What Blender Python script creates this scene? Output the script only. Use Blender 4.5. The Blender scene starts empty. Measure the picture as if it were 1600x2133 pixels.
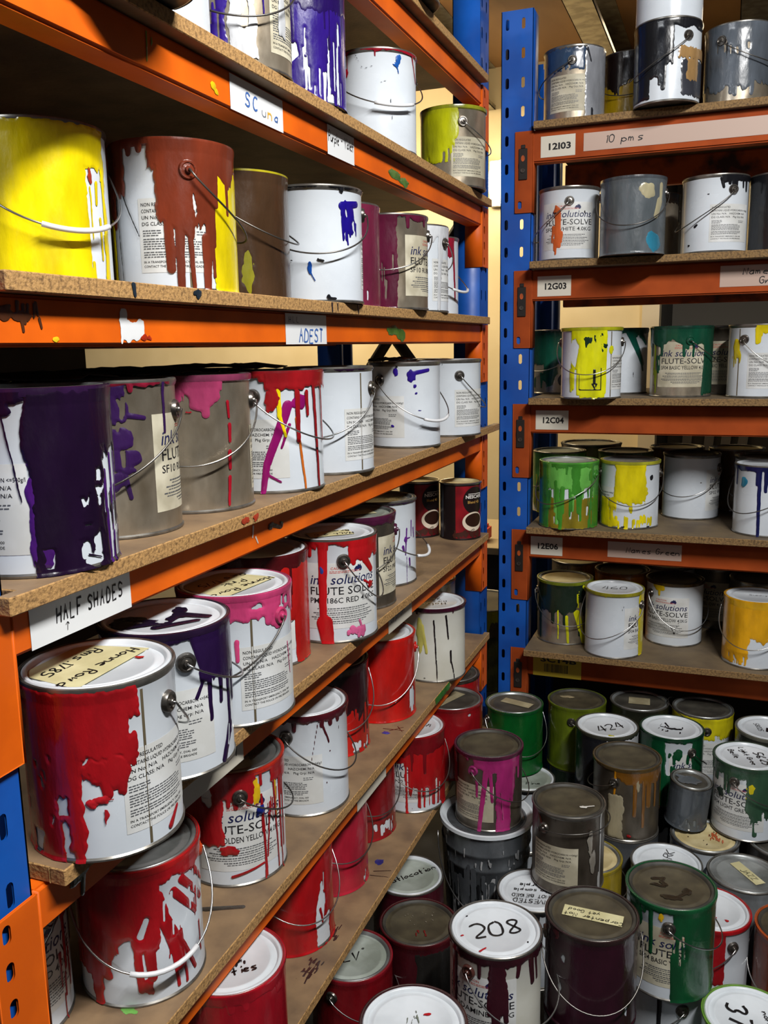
import bpy, bmesh, math, random
import numpy as np
from mathutils import Vector, Matrix

S = bpy.context.scene
COL = S.collection
# ------------------------------------------------------------------ camera
CAM = Vector((0.6206, 0.0, 1.607))
_y, _p, _r = math.radians(-21.07), math.radians(10.497), math.radians(-1.034)
fw0 = Vector((math.sin(_y), math.cos(_y), 0)); rt0 = Vector((math.cos(_y), -math.sin(_y), 0)); up0 = Vector((0, 0, 1))
fw = fw0 * math.cos(_p) - up0 * math.sin(_p); u2 = up0 * math.cos(_p) + fw0 * math.sin(_p)
rt = rt0 * math.cos(_r) + u2 * math.sin(_r); up = u2 * math.cos(_r) - rt0 * math.sin(_r)
cd = bpy.data.cameras.new('camera'); cam = bpy.data.objects.new('camera', cd); COL.objects.link(cam)
cam.matrix_world = Matrix(((rt.x, up.x, -fw.x, CAM.x), (rt.y, up.y, -fw.y, CAM.y), (rt.z, up.z, -fw.z, CAM.z), (0, 0, 0, 1)))
cd.sensor_fit = 'VERTICAL'; cd.sensor_height = 36.0; cd.lens = 1853.4 / 2133 * 36.0; cd.clip_start = .02
S.camera = cam
# ------------------------------------------------------------------ light
S.view_settings.view_transform = 'Standard'; S.view_settings.look = 'None'
S.view_settings.gamma = 1.0; S.view_settings.use_curve_mapping = False
S.view_settings.exposure = 0.0
W = bpy.data.worlds.new('world'); S.world = W; W.use_nodes = True
W.node_tree.nodes['Background'].inputs[0].default_value = (.80, .84, .90, 1)
W.node_tree.nodes['Background'].inputs[1].default_value = 0.04


def area(name, loc, aim, sx, sy, power, col):
    d = bpy.data.lights.new(name, 'AREA'); d.shape = 'RECTANGLE'; d.size = sx; d.size_y = sy; d.energy = power; d.color = col
    o = bpy.data.objects.new(name, d); COL.objects.link(o); o.location = loc
    o.rotation_euler = (Vector(aim) - Vector(loc)).to_track_quat('-Z', 'Y').to_euler()
    return o


area('aisle_tube', (1.38, 0.36, 3.2), (-.1, 1.0, 1.5), 1.2, .06, 106, (1.0, .985, .96))
area('side_aisle_tube', (-1.0, -.9, 2.8), (0.0, 1.4, 1.5), 1.2, .08, 24, (.93, .97, 1.0))
area('store_room_tube', (-1.2, 3.5, 2.75), (-1.2, 4.5, 1.2), 1.6, .3, 52, (1.0, .80, .50))
area('store_room_tube_b', (0.5, 3.9, 2.8), (0.5, 3.6, 0), 1.0, .3, 5, (1.0, .80, .52))
# ------------------------------------------------------------------ materials
def lin(h):
    h = h.lstrip('#'); c = [int(h[i:i + 2], 16) / 255 for i in (0, 2, 4)]
    return tuple(x / 12.92 if x <= .04045 else ((x + .055) / 1.055) ** 2.4 for x in c) + (1.0,)


MATS = {}


def mat(key, col, rough=.4, metal=0., bump=0., bscale=60., col2=None, nscale=20., lo=.4, hi=.6, stretch=None, coat=0., emit=None, rvar=0., spec=.5):
    if key in MATS: return MATS[key]
    m = bpy.data.materials.new(key); m.use_nodes = True; nt = m.node_tree; b = nt.nodes['Principled BSDF']
    b.inputs['Base Color'].default_value = lin(col); b.inputs['Roughness'].default_value = rough
    b.inputs['Metallic'].default_value = metal; b.inputs['Coat Weight'].default_value = coat; b.inputs['Coat Roughness'].default_value = .12
    b.inputs['Specular IOR Level'].default_value = spec
    if emit: b.inputs['Emission Color'].default_value = lin(emit[0]); b.inputs['Emission Strength'].default_value = emit[1]
    tc = nt.nodes.new('ShaderNodeTexCoord'); src = tc.outputs['Object']
    if stretch:
        mp = nt.nodes.new('ShaderNodeMapping'); mp.inputs['Scale'].default_value = stretch; nt.links.new(src, mp.inputs[0]); src = mp.outputs[0]

    def noise(sc, det=4):
        n = nt.nodes.new('ShaderNodeTexNoise'); n.inputs['Scale'].default_value = sc; n.inputs['Detail'].default_value = det
        nt.links.new(src, n.inputs['Vector']); return n
    if col2:
        n = noise(nscale, 6); r = nt.nodes.new('ShaderNodeValToRGB'); r.color_ramp.elements[0].position = lo; r.color_ramp.elements[1].position = hi
        r.color_ramp.elements[0].color = lin(col); r.color_ramp.elements[1].color = lin(col2)
        nt.links.new(n.outputs['Fac'], r.inputs[0]); nt.links.new(r.outputs[0], b.inputs['Base Color'])
    if rvar:
        n = noise(nscale * 1.7, 5); mr = nt.nodes.new('ShaderNodeMapRange'); mr.inputs[1].default_value = .35; mr.inputs[2].default_value = .65
        mr.inputs[3].default_value = max(.03, rough - rvar); mr.inputs[4].default_value = rough + rvar
        nt.links.new(n.outputs['Fac'], mr.inputs[0]); nt.links.new(mr.outputs[0], b.inputs['Roughness'])
    if bump:
        n = noise(bscale, 5); bp = nt.nodes.new('ShaderNodeBump'); bp.inputs['Strength'].default_value = bump; bp.inputs['Distance'].default_value = .004
        nt.links.new(n.outputs['Fac'], bp.inputs['Height']); nt.links.new(bp.outputs[0], b.inputs['Normal'])
    MATS[key] = m; return m


def ink(col):       # a coat of dried ink of one colour
    return mat('ink_' + col.strip('#'), col, rough=.24, bump=.35, bscale=70, col2=shade(col, .72), nscale=22, lo=.38, hi=.75, stretch=(1, 1, .35), coat=.25, rvar=.1)


def shade(h, k):
    h = h.lstrip('#'); return '#' + ''.join('%02x' % max(0, min(255, int(int(h[i:i + 2], 16) * k))) for i in (0, 2, 4))


M_white = mat('white_enamel', '#d3dae1', rough=.22, col2='#c3cad2', nscale=9, lo=.4, hi=.7, bump=.05, bscale=25, rvar=.07)
M_cream = mat('aged_white_enamel', '#d3d3ca', rough=.3, col2='#c2c0b2', nscale=9, lo=.4, hi=.7, bump=.05, bscale=25)
M_tin = mat('stained_tinplate', '#bfb4a2', rough=.34, metal=.72, col2='#7d705c', nscale=13, lo=.38, hi=.68, bump=.10, bscale=30, stretch=(1, 1, .5), rvar=.13)
M_dtin = mat('dark_tinplate', '#7d7468', rough=.36, metal=.7, col2='#453e34', nscale=13, lo=.38, hi=.68, bump=.10, bscale=30, stretch=(1, 1, .5), rvar=.12)
M_steel = mat('bright_wire', '#b8b8b6', rough=.28, metal=1.)
M_dwire = mat('grey_wire', '#6d6a66', rough=.35, metal=.9)
M_ear = mat('pressed_steel', '#8f8a84', rough=.3, metal=.9, col2='#5b554f', nscale=60)
M_grip = mat('white_plastic', '#d5d6d8', rough=.35)
M_paper = mat('label_paper', '#d6d8d8', rough=.55, col2='#c6c7c4', nscale=16)
M_agedpaper = mat('aged_label_paper', '#c9c3ad', rough=.6, col2='#aaa38d', nscale=16)
M_black = mat('black_print', '#1b1b1f', rough=.5)
M_grey = mat('grey_print', '#54565a', rough=.5)
M_navy = mat('navy_print', '#151c4a', rough=.45)
M_redprint = mat('red_print', '#c0463c', rough=.5)
M_marker = mat('black_marker', '#141416', rough=.4)
M_tape = mat('masking_tape', '#cdc79c', rough=.6, col2='#b9b286', nscale=18)
M_oldtape = mat('old_masking_tape', '#a79e80', rough=.65, col2='#887f63', nscale=18)
M_lidw = mat('white_lid', '#d2d8dd', rough=.28, col2='#bfc5ca', nscale=12, lo=.42, hi=.7, bump=.06, bscale=18)
M_lidg = mat('grey_steel_lid', '#a4a8a8', rough=.34, metal=.6, col2='#7c7f7d', nscale=14, bump=.05, rvar=.1)
M_lidc = mat('pale_green_lid', '#a4aca4', rough=.4, col2='#858c82', nscale=14, bump=.06)
M_lidd = mat('dusty_brown_lid', '#4d4634', rough=.6, col2='#393326', nscale=16, bump=.08, bscale=60)
M_lidk = mat('dusty_dark_lid', '#45423a', rough=.55, col2='#302e29', nscale=16, bump=.08, bscale=60)
M_lidl = mat('cream_lid', '#c9bb90', rough=.5, col2='#b09f70', nscale=16)
M_seam = mat('soldered_seam', '#7b6f57', rough=.4, metal=.5)
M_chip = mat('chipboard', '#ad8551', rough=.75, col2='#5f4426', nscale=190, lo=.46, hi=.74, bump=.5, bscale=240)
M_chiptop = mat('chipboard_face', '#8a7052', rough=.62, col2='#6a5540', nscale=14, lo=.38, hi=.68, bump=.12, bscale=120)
M_chipdark = mat('darker_chipboard', '#86683f', rough=.8, col2='#4c3822', nscale=190, lo=.44, hi=.72, bump=.5, bscale=240)  # darker, duller chipboard edge for the right rack boards
M_chiptopdark = mat('darker_chipboard_face', '#6f5f47', rough=.7, col2='#56493a', nscale=12, lo=.38, hi=.68, bump=.12, bscale=120)  # darker chipboard face for the right rack boards
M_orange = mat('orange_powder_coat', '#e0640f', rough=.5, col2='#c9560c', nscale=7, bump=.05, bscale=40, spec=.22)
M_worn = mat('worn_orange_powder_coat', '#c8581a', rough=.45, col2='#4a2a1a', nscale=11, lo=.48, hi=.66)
M_orange_dim = mat('dimmed_orange_powder_coat', '#a0461a', rough=.7, col2='#8a3a15', nscale=7, bump=.05, bscale=40, spec=.14)  # right rack's orange, weaker light there put into the colour
M_blue = mat('blue_powder_coat', '#1053ab', rough=.45, col2='#0c4595', nscale=7, bump=.05, bscale=40, rvar=.08)
M_clip = mat('black_clip_steel', '#2b2724', rough=.45, metal=.4)
LIDM = dict(w=M_lidw, g=M_lidg, c=M_lidc, d=M_lidd, k=M_lidk, l=M_lidl)


# ------------------------------------------------------------------ objects
def link(o, parent=None):
    COL.objects.link(o)
    if parent is not None: o.parent = parent
    return o


def raw_mesh(name, v, t, mats, mi=None, smooth=True):
    """triangle mesh from arrays"""
    v = np.asarray(v, np.float32); t = np.asarray(t, np.int32)
    me = bpy.data.meshes.new(name); n = len(t)
    me.vertices.add(len(v)); me.vertices.foreach_set('co', v.ravel())
    me.loops.add(3 * n); me.loops.foreach_set('vertex_index', t.ravel())
    me.polygons.add(n); me.polygons.foreach_set('loop_start', np.arange(0, 3 * n, 3, dtype=np.int32))
    if smooth: me.polygons.foreach_set('use_smooth', np.ones(n, bool))
    for m in mats: me.materials.append(m)
    if mi is not None: me.polygons.foreach_set('material_index', np.asarray(mi, np.int32))
    me.update(calc_edges=True); return me


def obj(name, me, parent=None, label=None):
    o = bpy.data.objects.new(name, me); link(o, parent)
    if label: o['label'] = label
    return o


def thing(name, label, cat, loc, rz=0., group=None):
    o = bpy.data.objects.new(name, None); o.empty_display_size = .03; link(o)
    o.location = loc; o.rotation_euler = (0, 0, rz); o['label'] = label; o['category'] = cat
    if group: o['group'] = group
    return o


_ME = {}


def cached(k, f):
    if k not in _ME: _ME[k] = f()
    return _ME[k]


def tag(o, label=None, cat=None, group=None, kind=None):
    for k, x in (('label', label), ('category', cat), ('group', group), ('kind', kind)):
        if x: o[k] = x
    return o


def bm_mesh(name, bm, mats, smooth=False, bevel=0.):
    if bevel: bmesh.ops.bevel(bm, geom=list(bm.edges), offset=bevel, segments=2, affect='EDGES', profile=.6)
    bmesh.ops.recalc_face_normals(bm, faces=bm.faces)
    me = bpy.data.meshes.new(name); bm.to_mesh(me); bm.free()
    for m in (mats if isinstance(mats, (list, tuple)) else [mats]): me.materials.append(m)
    if smooth:
        for p in me.polygons: p.use_smooth = True
    return me


def add_box(bm, x0, x1, y0, y1, z0, z1, mi=0):
    vs = [bm.verts.new((x, y, z)) for x in (x0, x1) for y in (y0, y1) for z in (z0, z1)]
    for f in ((0, 1, 3, 2), (4, 6, 7, 5), (0, 4, 5, 1), (2, 3, 7, 6), (0, 2, 6, 4), (1, 5, 7, 3)):
        bm.faces.new([vs[i] for i in f]).material_index = mi


def box(name, x0, x1, y0, y1, z0, z1, m, parent=None, bevel=0.):
    bm = bmesh.new(); add_box(bm, x0, x1, y0, y1, z0, z1)
    return obj(name, bm_mesh(name, bm, m, bevel=bevel), parent)


def lathe(name, prof, mats, seg=64, zmat=None):
    v = []; t = []; mi = []
    n = len(prof)
    for i in range(seg):
        a = 2 * math.pi * i / seg
        for r, z in prof: v.append((r * math.cos(a), r * math.sin(a), z))
    for i in range(seg):
        j = (i + 1) % seg
        for k in range(n - 1):
            a, b, c, d = i * n + k, j * n + k, j * n + k + 1, i * n + k + 1
            t += [(a, b, c), (a, c, d)]; mi += [zmat[k] if zmat else 0] * 2
    me = raw_mesh(name, v, t, mats, mi)
    return sharpen(me)


def sharpen(me, ang=40):
    try: me.set_sharp_from_angle(angle=math.radians(ang))
    except Exception: pass
    return me


def tube(pts, r, seg=8):
    """closed-ended tube along points -> v, t"""
    P = [Vector(p) for p in pts]; v = []; t = []; n = len(P); prev = None
    for i, p in enumerate(P):
        d = (P[min(i + 1, n - 1)] - P[max(i - 1, 0)]).normalized()
        a = prev if prev is not None else (Vector((0, 0, 1)) if abs(d.z) < .9 else Vector((1, 0, 0)))
        a = (a - d * a.dot(d)).normalized(); b = d.cross(a); prev = a
        rr = r[i] if isinstance(r, (list, tuple)) else r
        for k in range(seg):
            q = 2 * math.pi * k / seg; w = p + a * (rr * math.cos(q)) + b * (rr * math.sin(q)); v.append(tuple(w))
    for i in range(n - 1):
        for k in range(seg):
            l = (k + 1) % seg; A, B, Cc, D = i * seg + k, i * seg + l, (i + 1) * seg + l, (i + 1) * seg + k
            t += [(A, B, Cc), (A, Cc, D)]
    for e in (0, n - 1):
        c = len(v); v.append(tuple(P[e]))
        for k in range(seg):
            l = (k + 1) % seg; t.append((c, e * seg + l, e * seg + k) if e == 0 else (c, e * seg + k, e * seg + l))
    return v, t


def merge(parts):
    """[(v,t,mi)] -> arrays"""
    V = []; T = []; MI = []; n = 0
    for v, t, mi in parts:
        v = np.asarray(v, np.float64).reshape(-1, 3); t = np.asarray(t, np.int64).reshape(-1, 3)
        V.append(v); T.append(t + n); MI.append(np.full(len(t), mi)); n += len(v)
    return np.concatenate(V), np.concatenate(T), np.concatenate(MI)


# ------------------------------------------------------------------ ragged patches (drips, blots, holes) from a distance field
def vnoise(x, y, seed):
    xi = np.floor(x).astype(np.int64); yi = np.floor(y).astype(np.int64); fx = x - xi; fy = y - yi
    fx = fx * fx * (3 - 2 * fx); fy = fy * fy * (3 - 2 * fy)

    def h(a, b):
        k = (a * 374761393 + b * 668265263 + seed * 1442695041) & 0x7fffffff
        k = ((k ^ (k >> 13)) * 1274126177) & 0x7fffffff
        return ((k ^ (k >> 16)) & 0xffff) / 65535.
    return (h(xi, yi) * (1 - fx) + h(xi + 1, yi) * fx) * (1 - fy) + (h(xi, yi + 1) * (1 - fx) + h(xi + 1, yi + 1) * fx) * fy - .5


def field(X, Y, prims, seed, K, rag=1.6):
    """X: sideways mm, Y: mm below the rim; K: mm per unit of the spec's sideways numbers"""
    rnd = random.Random(seed)
    wx = X + rag * 2.0 * vnoise(X / 9, Y / 9, seed) + rag * .9 * vnoise(X / 2.6, Y / 3.5, seed + 1)
    wy = Y + rag * 2.4 * vnoise(X / 7, Y / 11, seed + 2) + rag * .9 * vnoise(X / 2.6, Y / 3.5, seed + 3)
    F = np.full(X.shape, -99.)

    def cap(x0, y0, x1, y1, w, wob=True):
        ax = wx if not wob else X + 1.2 * vnoise(X * 0 + x0, Y / 14, seed + 9) + rag * .35 * vnoise(X / 2., Y / 4, seed + 1)
        dx, dy = x1 - x0, y1 - y0; L = dx * dx + dy * dy + 1e-9
        t = np.clip(((ax - x0) * dx + (Y - y0) * dy) / L, 0, 1)
        return w * (1.15 - .3 * t) - np.hypot(ax - x0 - t * dx, Y - y0 - t * dy)
    for q in prims:
        k = q[0]; neg = k[0] == '-'; k = k.lstrip('-'); a = q[1:]
        if k == 'c':
            x0, x1, base, amp, n, l0, l1, w = a; x0 *= K; x1 *= K
            g = np.minimum(base + amp * 2 * vnoise(X / 22, X * 0 + 3.3, seed + 5) + min(base, 60) * .16 * vnoise(X / 3.6, X * 0, seed + 8) - wy, np.minimum(wx - x0, x1 - wx))
            for _ in range(n):
                c = rnd.uniform(x0, x1); L = rnd.uniform(l0, l1)
                g = np.maximum(g, cap(c, min(base * .5, 10), c + rnd.uniform(-1, 1), base + L, w * rnd.uniform(.6, 1.3)))
        elif k == 'd': g = cap(a[0] * K, a[1], a[2] * K, a[3], a[4])
        elif k == 'b':
            x0, y0, ws, wd = a; x0 *= K
            ux = X + ws * .5 * vnoise(X / ws * 1.7, Y / wd * 1.7, seed + 6) + (wx - X); uy = Y + wd * .5 * vnoise(X / ws * 1.7, Y / wd * 1.7, seed + 7) + (wy - Y)
            g = (1 - np.hypot((ux - x0) / ws, (uy - y0) / wd)) * min(ws, wd)
        elif k == 's':
            x0, x1, y0, y1, n, L, w = a; g = np.full(X.shape, -99.)
            for _ in range(n):
                c = rnd.uniform(x0, x1) * K; d = rnd.uniform(y0, y1); l = L * rnd.uniform(.4, 1.2)
                g = np.maximum(g, cap(c, d, c + rnd.uniform(-2, 2), d + l, w * rnd.uniform(.4, 1.2)))
        elif k == 'f':
            x0, x1, y0, y1 = a; jx = 7 * vnoise(X / 40, Y / 26, seed + 11) + 1.4 * vnoise(X / 9, Y / 4, seed + 13); jy = 7 * vnoise(X / 3.6, Y / 30, seed + 12); g = np.minimum(np.minimum(wx - jx - x0 * K, x1 * K - wx - jx), np.minimum(wy - y0 - jy * (y0 > 3), y1 - wy - jy * (y1 < 180)))
        elif k == 'r':      # clean rectangle
            x0, x1, y0, y1 = a; g = np.minimum(np.minimum(X - x0 * K, x1 * K - X), np.minimum(Y - y0, y1 - Y))
        elif k == 'e':      # clean ellipse
            g = (1 - np.hypot((X - a[0] * K) / a[2], (Y - a[1]) / a[3])) * min(a[2], a[3])
        elif k == 'k':      # clean capsule
            x0, y0, x1, y1, w = a; x0 *= K; x1 *= K; dx, dy = x1 - x0, y1 - y0; L = dx * dx + dy * dy + 1e-9
            t = np.clip(((X - x0) * dx + (Y - y0) * dy) / L, 0, 1); g = w - np.hypot(X - x0 - t * dx, Y - y0 - t * dy)
        F = np.minimum(F, -g) if neg else np.maximum(F, g)
    return F


def iso(xs, ys, F):
    """area F>0 as triangles -> (x, y, f, tris)"""
    ny, nx = F.shape; X, Y = np.meshgrid(xs, ys); f = F.ravel(); px = X.ravel(); py = Y.ravel(); N = nx * ny
    idx = np.arange(N).reshape(ny, nx); a = idx[:-1, :-1].ravel(); b = idx[:-1, 1:].ravel(); c = idx[1:, 1:].ravel(); d = idx[1:, :-1].ravel()
    T = np.concatenate([np.stack([a, c, b], 1), np.stack([a, d, c], 1)]); ins = f[T] > 0; cnt = ins.sum(1)
    tris = [T[cnt == 3]]; ek = []

    def e(p, q): return -(np.minimum(p, q) * N + np.maximum(p, q)) - 1
    for k in range(3):
        i, j, l = k, (k + 1) % 3, (k + 2) % 3
        s = T[(cnt == 1) & ins[:, i]]
        if len(s): tris.append(np.stack([s[:, i], e(s[:, i], s[:, j]), e(s[:, i], s[:, l])], 1))
        s = T[(cnt == 2) & ~ins[:, i]]
        if len(s):
            A, B = e(s[:, j], s[:, i]), e(s[:, l], s[:, i])
            tris += [np.stack([s[:, j], s[:, l], B], 1), np.stack([s[:, j], B, A], 1)]
    T = np.concatenate(tris)
    if not len(T): return None
    u, inv = np.unique(T.ravel(), return_inverse=True)
    X2 = np.zeros(len(u)); Y2 = np.zeros(len(u)); F2 = np.zeros(len(u)); g = u >= 0
    X2[g] = px[u[g]]; Y2[g] = py[u[g]]; F2[g] = f[u[g]]
    kk = -(u[~g] + 1); p = kk // N; q = kk % N; tt = f[p] / (f[p] - f[q] + 1e-12)
    X2[~g] = px[p] + (px[q] - px[p]) * tt; Y2[~g] = py[p] + (py[q] - py[p]) * tt
    return X2, Y2, F2, inv.reshape(-1, 3)


def flat_patch(prims, x0, x1, y0, y1, seed, step=2.5, rag=1.6, thick=.0006):
    """patch in mm on a plane: returns (x,y,h) in metres + tris; y grows downward in the spec"""
    xs = np.arange(x0, x1 + step, step); ys = np.arange(y0, y1 + step, step); X, Y = np.meshgrid(xs, ys)
    F = field(X, Y, prims, seed, 1., rag); F[0] = F[-1] = -1; F[:, 0] = -1; F[:, -1] = -1
    r = iso(xs, ys, F)
    if r is None: return None
    a, b, f, t = r
    return np.stack([a / 1000, -b / 1000, .00015 + thick * np.clip(f / 3, 0, 1)], 1), t


# ------------------------------------------------------------------ writing
_TX = {}


def text2d(s, size, shear=0., bold=0., squeeze=1.):
    """printed text in mm, lower-left at 0,0 -> v2 (n,2), tris"""
    k = (s, size, shear, bold, squeeze)
    if k in _TX: return _TX[k]
    c = bpy.data.curves.new('t', 'FONT'); c.body = s; c.size = 1.; c.shear = shear; c.offset = bold; c.resolution_u = 2; c.fill_mode = 'FRONT'
    o = bpy.data.objects.new('t', c); COL.objects.link(o); dg = bpy.context.evaluated_depsgraph_get(); dg.update()
    me = bpy.data.meshes.new_from_object(o.evaluated_get(dg)); me.calc_loop_triangles()
    v = np.array([x.co[:2] for x in me.vertices]).reshape(-1, 2) * size * 1.38; v[:, 0] *= squeeze
    t = np.array([x.vertices for x in me.loop_triangles]).reshape(-1, 3)
    bpy.data.objects.remove(o); bpy.data.curves.remove(c); bpy.data.meshes.remove(me)
    _TX[k] = (v, t); return _TX[k]


GL = {}
for _l in '''A 02 28 42|15 35;B 02 08 37 35 05|25 44 42 02;C 47 28 07 03 22 43;D 02 08 28 46 43 22 02;E 48 08 02 42|05 35;F 48 08 02|05 35;G 47 28 07 03 22 43 45 25;H 02 08|42 48|05 45;I 22 28;J 48 43 22 03;K 02 08|48 05 42;L 08 02 42;M 02 08 25 48 42;N 02 08 42 48;O 28 07 03 22 43 47 28;P 02 08 38 47 45 05;R 02 08 38 47 45 05|25 42;S 47 28 07 15 35 43 22 03;T 08 48|28 22;U 08 03 22 43 48;V 08 22 48;W 08 12 25 32 48;X 02 48|08 42;Y 08 25 48|25 22;Z 08 48 02 42;a 45 25 04 03 22 43|45 42;b 08 02|05 25 44 43 22 02;c 45 25 04 03 22 42;d 48 42|45 25 04 03 22 43;e 04 44 35 15 04 03 22 42;f 37 28 17 12|05 35;g 45 25 04 23 44|45 41 20 00;h 08 02|04 25 44 42;i 25 22|27 28;j 35 31 10|37 38;k 08 02|45 03 42;l 18 12;m 05 02|04 15 24 22|24 35 44 42;n 05 02|04 25 44 42;o 25 04 03 22 43 44 25;p 05 00|04 25 44 43 22 03;r 05 02|03 25 35;s 45 15 04 43 32 02;t 28 22 32|05 45;u 05 03 22 43|45 42;v 05 22 45;w 05 12 24 32 45;x 05 42|45 02;y 05 23|45 10;z 05 45 02 42;0 28 07 03 22 43 47 28;1 17 28 22;2 07 28 47 45 02 42;3 07 28 47 25 44 22 03;4 28 04 44|38 32;5 48 08 05 35 44 22 02;6 38 05 03 22 43 34 04;7 08 48 12;8 25 07 28 47 25 03 22 43 25;9 44 25 07 28 47 42;- 15 35;. 22 23;/ 02 48;^ 06 28 46|28 22'''.split(';'):
    GL[_l[0]] = [[(int(p[0]), int(p[1]) - 2) for p in s.split()] for s in _l[2:].split('|')]


def hand2d(s, h, w, seed=1, slant=.12, gap=5.0, sy=1., sx=1.):
    """handwriting, letter height h mm, pen width w mm -> v2, tris"""
    rnd = random.Random(seed); V = []; T = []; x = 0.; k = h / 6
    for ch in s:
        if ch == ' ': x += 4 * k; continue
        jy = rnd.uniform(-.3, .3) * k; js = rnd.uniform(.9, 1.1)
        for st in GL.get(ch, []):
            P = [((px + rnd.uniform(-.25, .25)) * k * .9 * js + x + py * k * slant, (py + rnd.uniform(-.25, .25)) * k * sy + jy) for px, py in st]
            for _ in range(2):
                if len(P) > 2 and ch in 'BCDGJOPQRSU0235689abcdeghmnoprstuy^':
                    Q = [P[0]]
                    for a, b in zip(P[:-1], P[1:]): Q += [(a[0] * .75 + b[0] * .25, a[1] * .75 + b[1] * .25), (a[0] * .25 + b[0] * .75, a[1] * .25 + b[1] * .75)]
                    P = Q + [P[-1]]
            n0 = len(V); n = len(P)
            for i in range(n):
                a, b = P[max(0, i - 1)], P[min(n - 1, i + 1)]; dx, dy = b[0] - a[0], b[1] - a[1]; l = math.hypot(dx, dy) or 1.
                if l < 1e-6: dx, dy = 1., 0.
                ww = w * .5 * rnd.uniform(.85, 1.15); V += [(P[i][0] - dy / l * ww, P[i][1] + dx / l * ww), (P[i][0] + dy / l * ww, P[i][1] - dx / l * ww)]
            for i in range(n - 1): a = n0 + 2 * i; T += [(a, a + 1, a + 3), (a, a + 3, a + 2)]
        x += gap * k * (.55 if ch in 'il1.I' else 1.3 if ch in 'mwMW' else 1)
    return np.array(V).reshape(-1, 2) * (sx, 1), np.array(T).reshape(-1, 3)


def place2d(v, dx=0., dy=0., rot=0., centre=False):
    v = np.asarray(v, float).copy()
    if centre and len(v): v -= (v.min(0) + v.max(0)) / 2
    c, s = math.cos(math.radians(rot)), math.sin(math.radians(rot))
    return np.stack([v[:, 0] * c - v[:, 1] * s + dx, v[:, 0] * s + v[:, 1] * c + dy], 1)


def wrap(v, R, z0):
    """mm on the can wall (x sideways, y up from z0 in m); angle 0 = -y of the can"""
    a = -math.pi / 2 + v[:, 0] / 1000 / R
    return np.stack([R * np.cos(a), R * np.sin(a), z0 + v[:, 1] / 1000], 1)


def rect2d(x0, x1, y0, y1, n=1):
    xs = np.linspace(x0, x1, n + 1); v = np.array([(x, y) for x in xs for y in (y0, y1)]); t = []
    for i in range(n): a = 2 * i; t += [(a, a + 2, a + 3), (a, a + 3, a + 1)]
    return v, np.array(t)
# ------------------------------------------------------------------ the room
def struct(name, x0, x1, y0, y1, z0, z1, m): return tag(box(name, x0, x1, y0, y1, z0, z1, m), kind='structure')


M_floor = mat('dark_concrete', '#2e2c29', rough=.85, col2='#1f1d1b', nscale=6, bump=.1)
M_wallc = mat('cream_wall_paint', '#dccba4', rough=.8, col2='#d3c198', nscale=3)
M_walld = mat('dark_store_partition', '#3b372d', rough=.85, col2='#322e26', nscale=4)
M_ply = mat('plywood_deck', '#9a7242', rough=.7, col2='#835d34', nscale=4, stretch=(1, .3, 1))
M_galv = mat('galvanised_steel', '#a39c8e', rough=.42, metal=.75, col2='#7f796d', nscale=20)
M_greywall = mat('grey_store_wall', '#6d685e', rough=.85)
struct('floor', -3.5, 3.2, -3, 6.2, -.05, 0, M_floor)
struct('ceiling', -3.5, 3.2, 1.6, 6.2, 2.95, 3.0, M_ply)
struct('wall_back', -3.5, .30, 4.6, 4.68, 0, 2.95, M_wallc)
struct('wall_recess', .30, 3.2, 5.6, 5.68, 0, 2.95, M_greywall)
struct('wall_side', .26, .30, 4.68, 5.6, 0, 2.95, M_walld)
struct('wall_left', -.74, -.70, .45, 1.62, 0, 2.95, M_walld)
struct('wall_left_upper', -.74, -.70, 1.62, 2.30, 1.72, 2.95, M_walld)
struct('added_dark_screen', -.02, 2.2, 3.22, 3.25, 0, .66, M_walld)  # added dark sheet, keeps store-room light out of the gap under the right rack
struct('trim_1', .22, .30, 4.55, 4.6, 0, 2.5, mat('painted_door_frame', '#c9bda4', rough=.6))
for nm, lab, xa in (('roof_joist', 'galvanised steel ceiling joist left of the stacked white can, up at the plywood', .03), ('roof_joist', 'galvanised steel ceiling joist above the right end of the top shelf', .60), ('roof_joist', 'galvanised steel ceiling joist above the left rack end', -.62)):
    bm = bmesh.new(); y0, y1 = (2.9, 5.5); w = .10
    add_box(bm, xa, xa + w, y0, y1, 2.755, 2.758); add_box(bm, xa, xa + .003, y0, y1, 2.755, 2.95); add_box(bm, xa, xa + w, y0, y1, 2.947, 2.95); add_box(bm, xa + w - .003, xa + w, y0, y1, 2.755, 2.775)
    tag(obj(nm, bm_mesh(nm, bm, M_galv)), lab, 'joist', 'ceiling joists')
# lamp on the back wall, seen in the slit between the racks
lt = thing('wall_lamp', 'glowing bulkhead lamp on the cream wall in the slit between the two racks', 'lamp', (-.47, 4.53, 2.40))
bm = bmesh.new(); add_box(bm, -.07, .07, .03, .07, -.11, .11); obj('lamp_base', bm_mesh('lamp_base', bm, M_grip, bevel=.008), lt)
obj('lamp_globe', lathe('lamp_globe', [(0, -.105), (.04, -.09), (.062, -.05), (.068, 0), (.062, .05), (.04, .09), (0, .105)], [mat('lit_globe', '#fff0cc', emit=('#fff0cc', 16))], seg=24), lt)

# ------------------------------------------------------------------ racks
Z = dict(A=2.301, B=1.995, C=1.683, D=1.381, E=1.080, F=.773, G=.507)
ZR = dict(I=2.203, G=1.832, C=1.457, E=1.085, S=.717)
TB = .019


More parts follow.
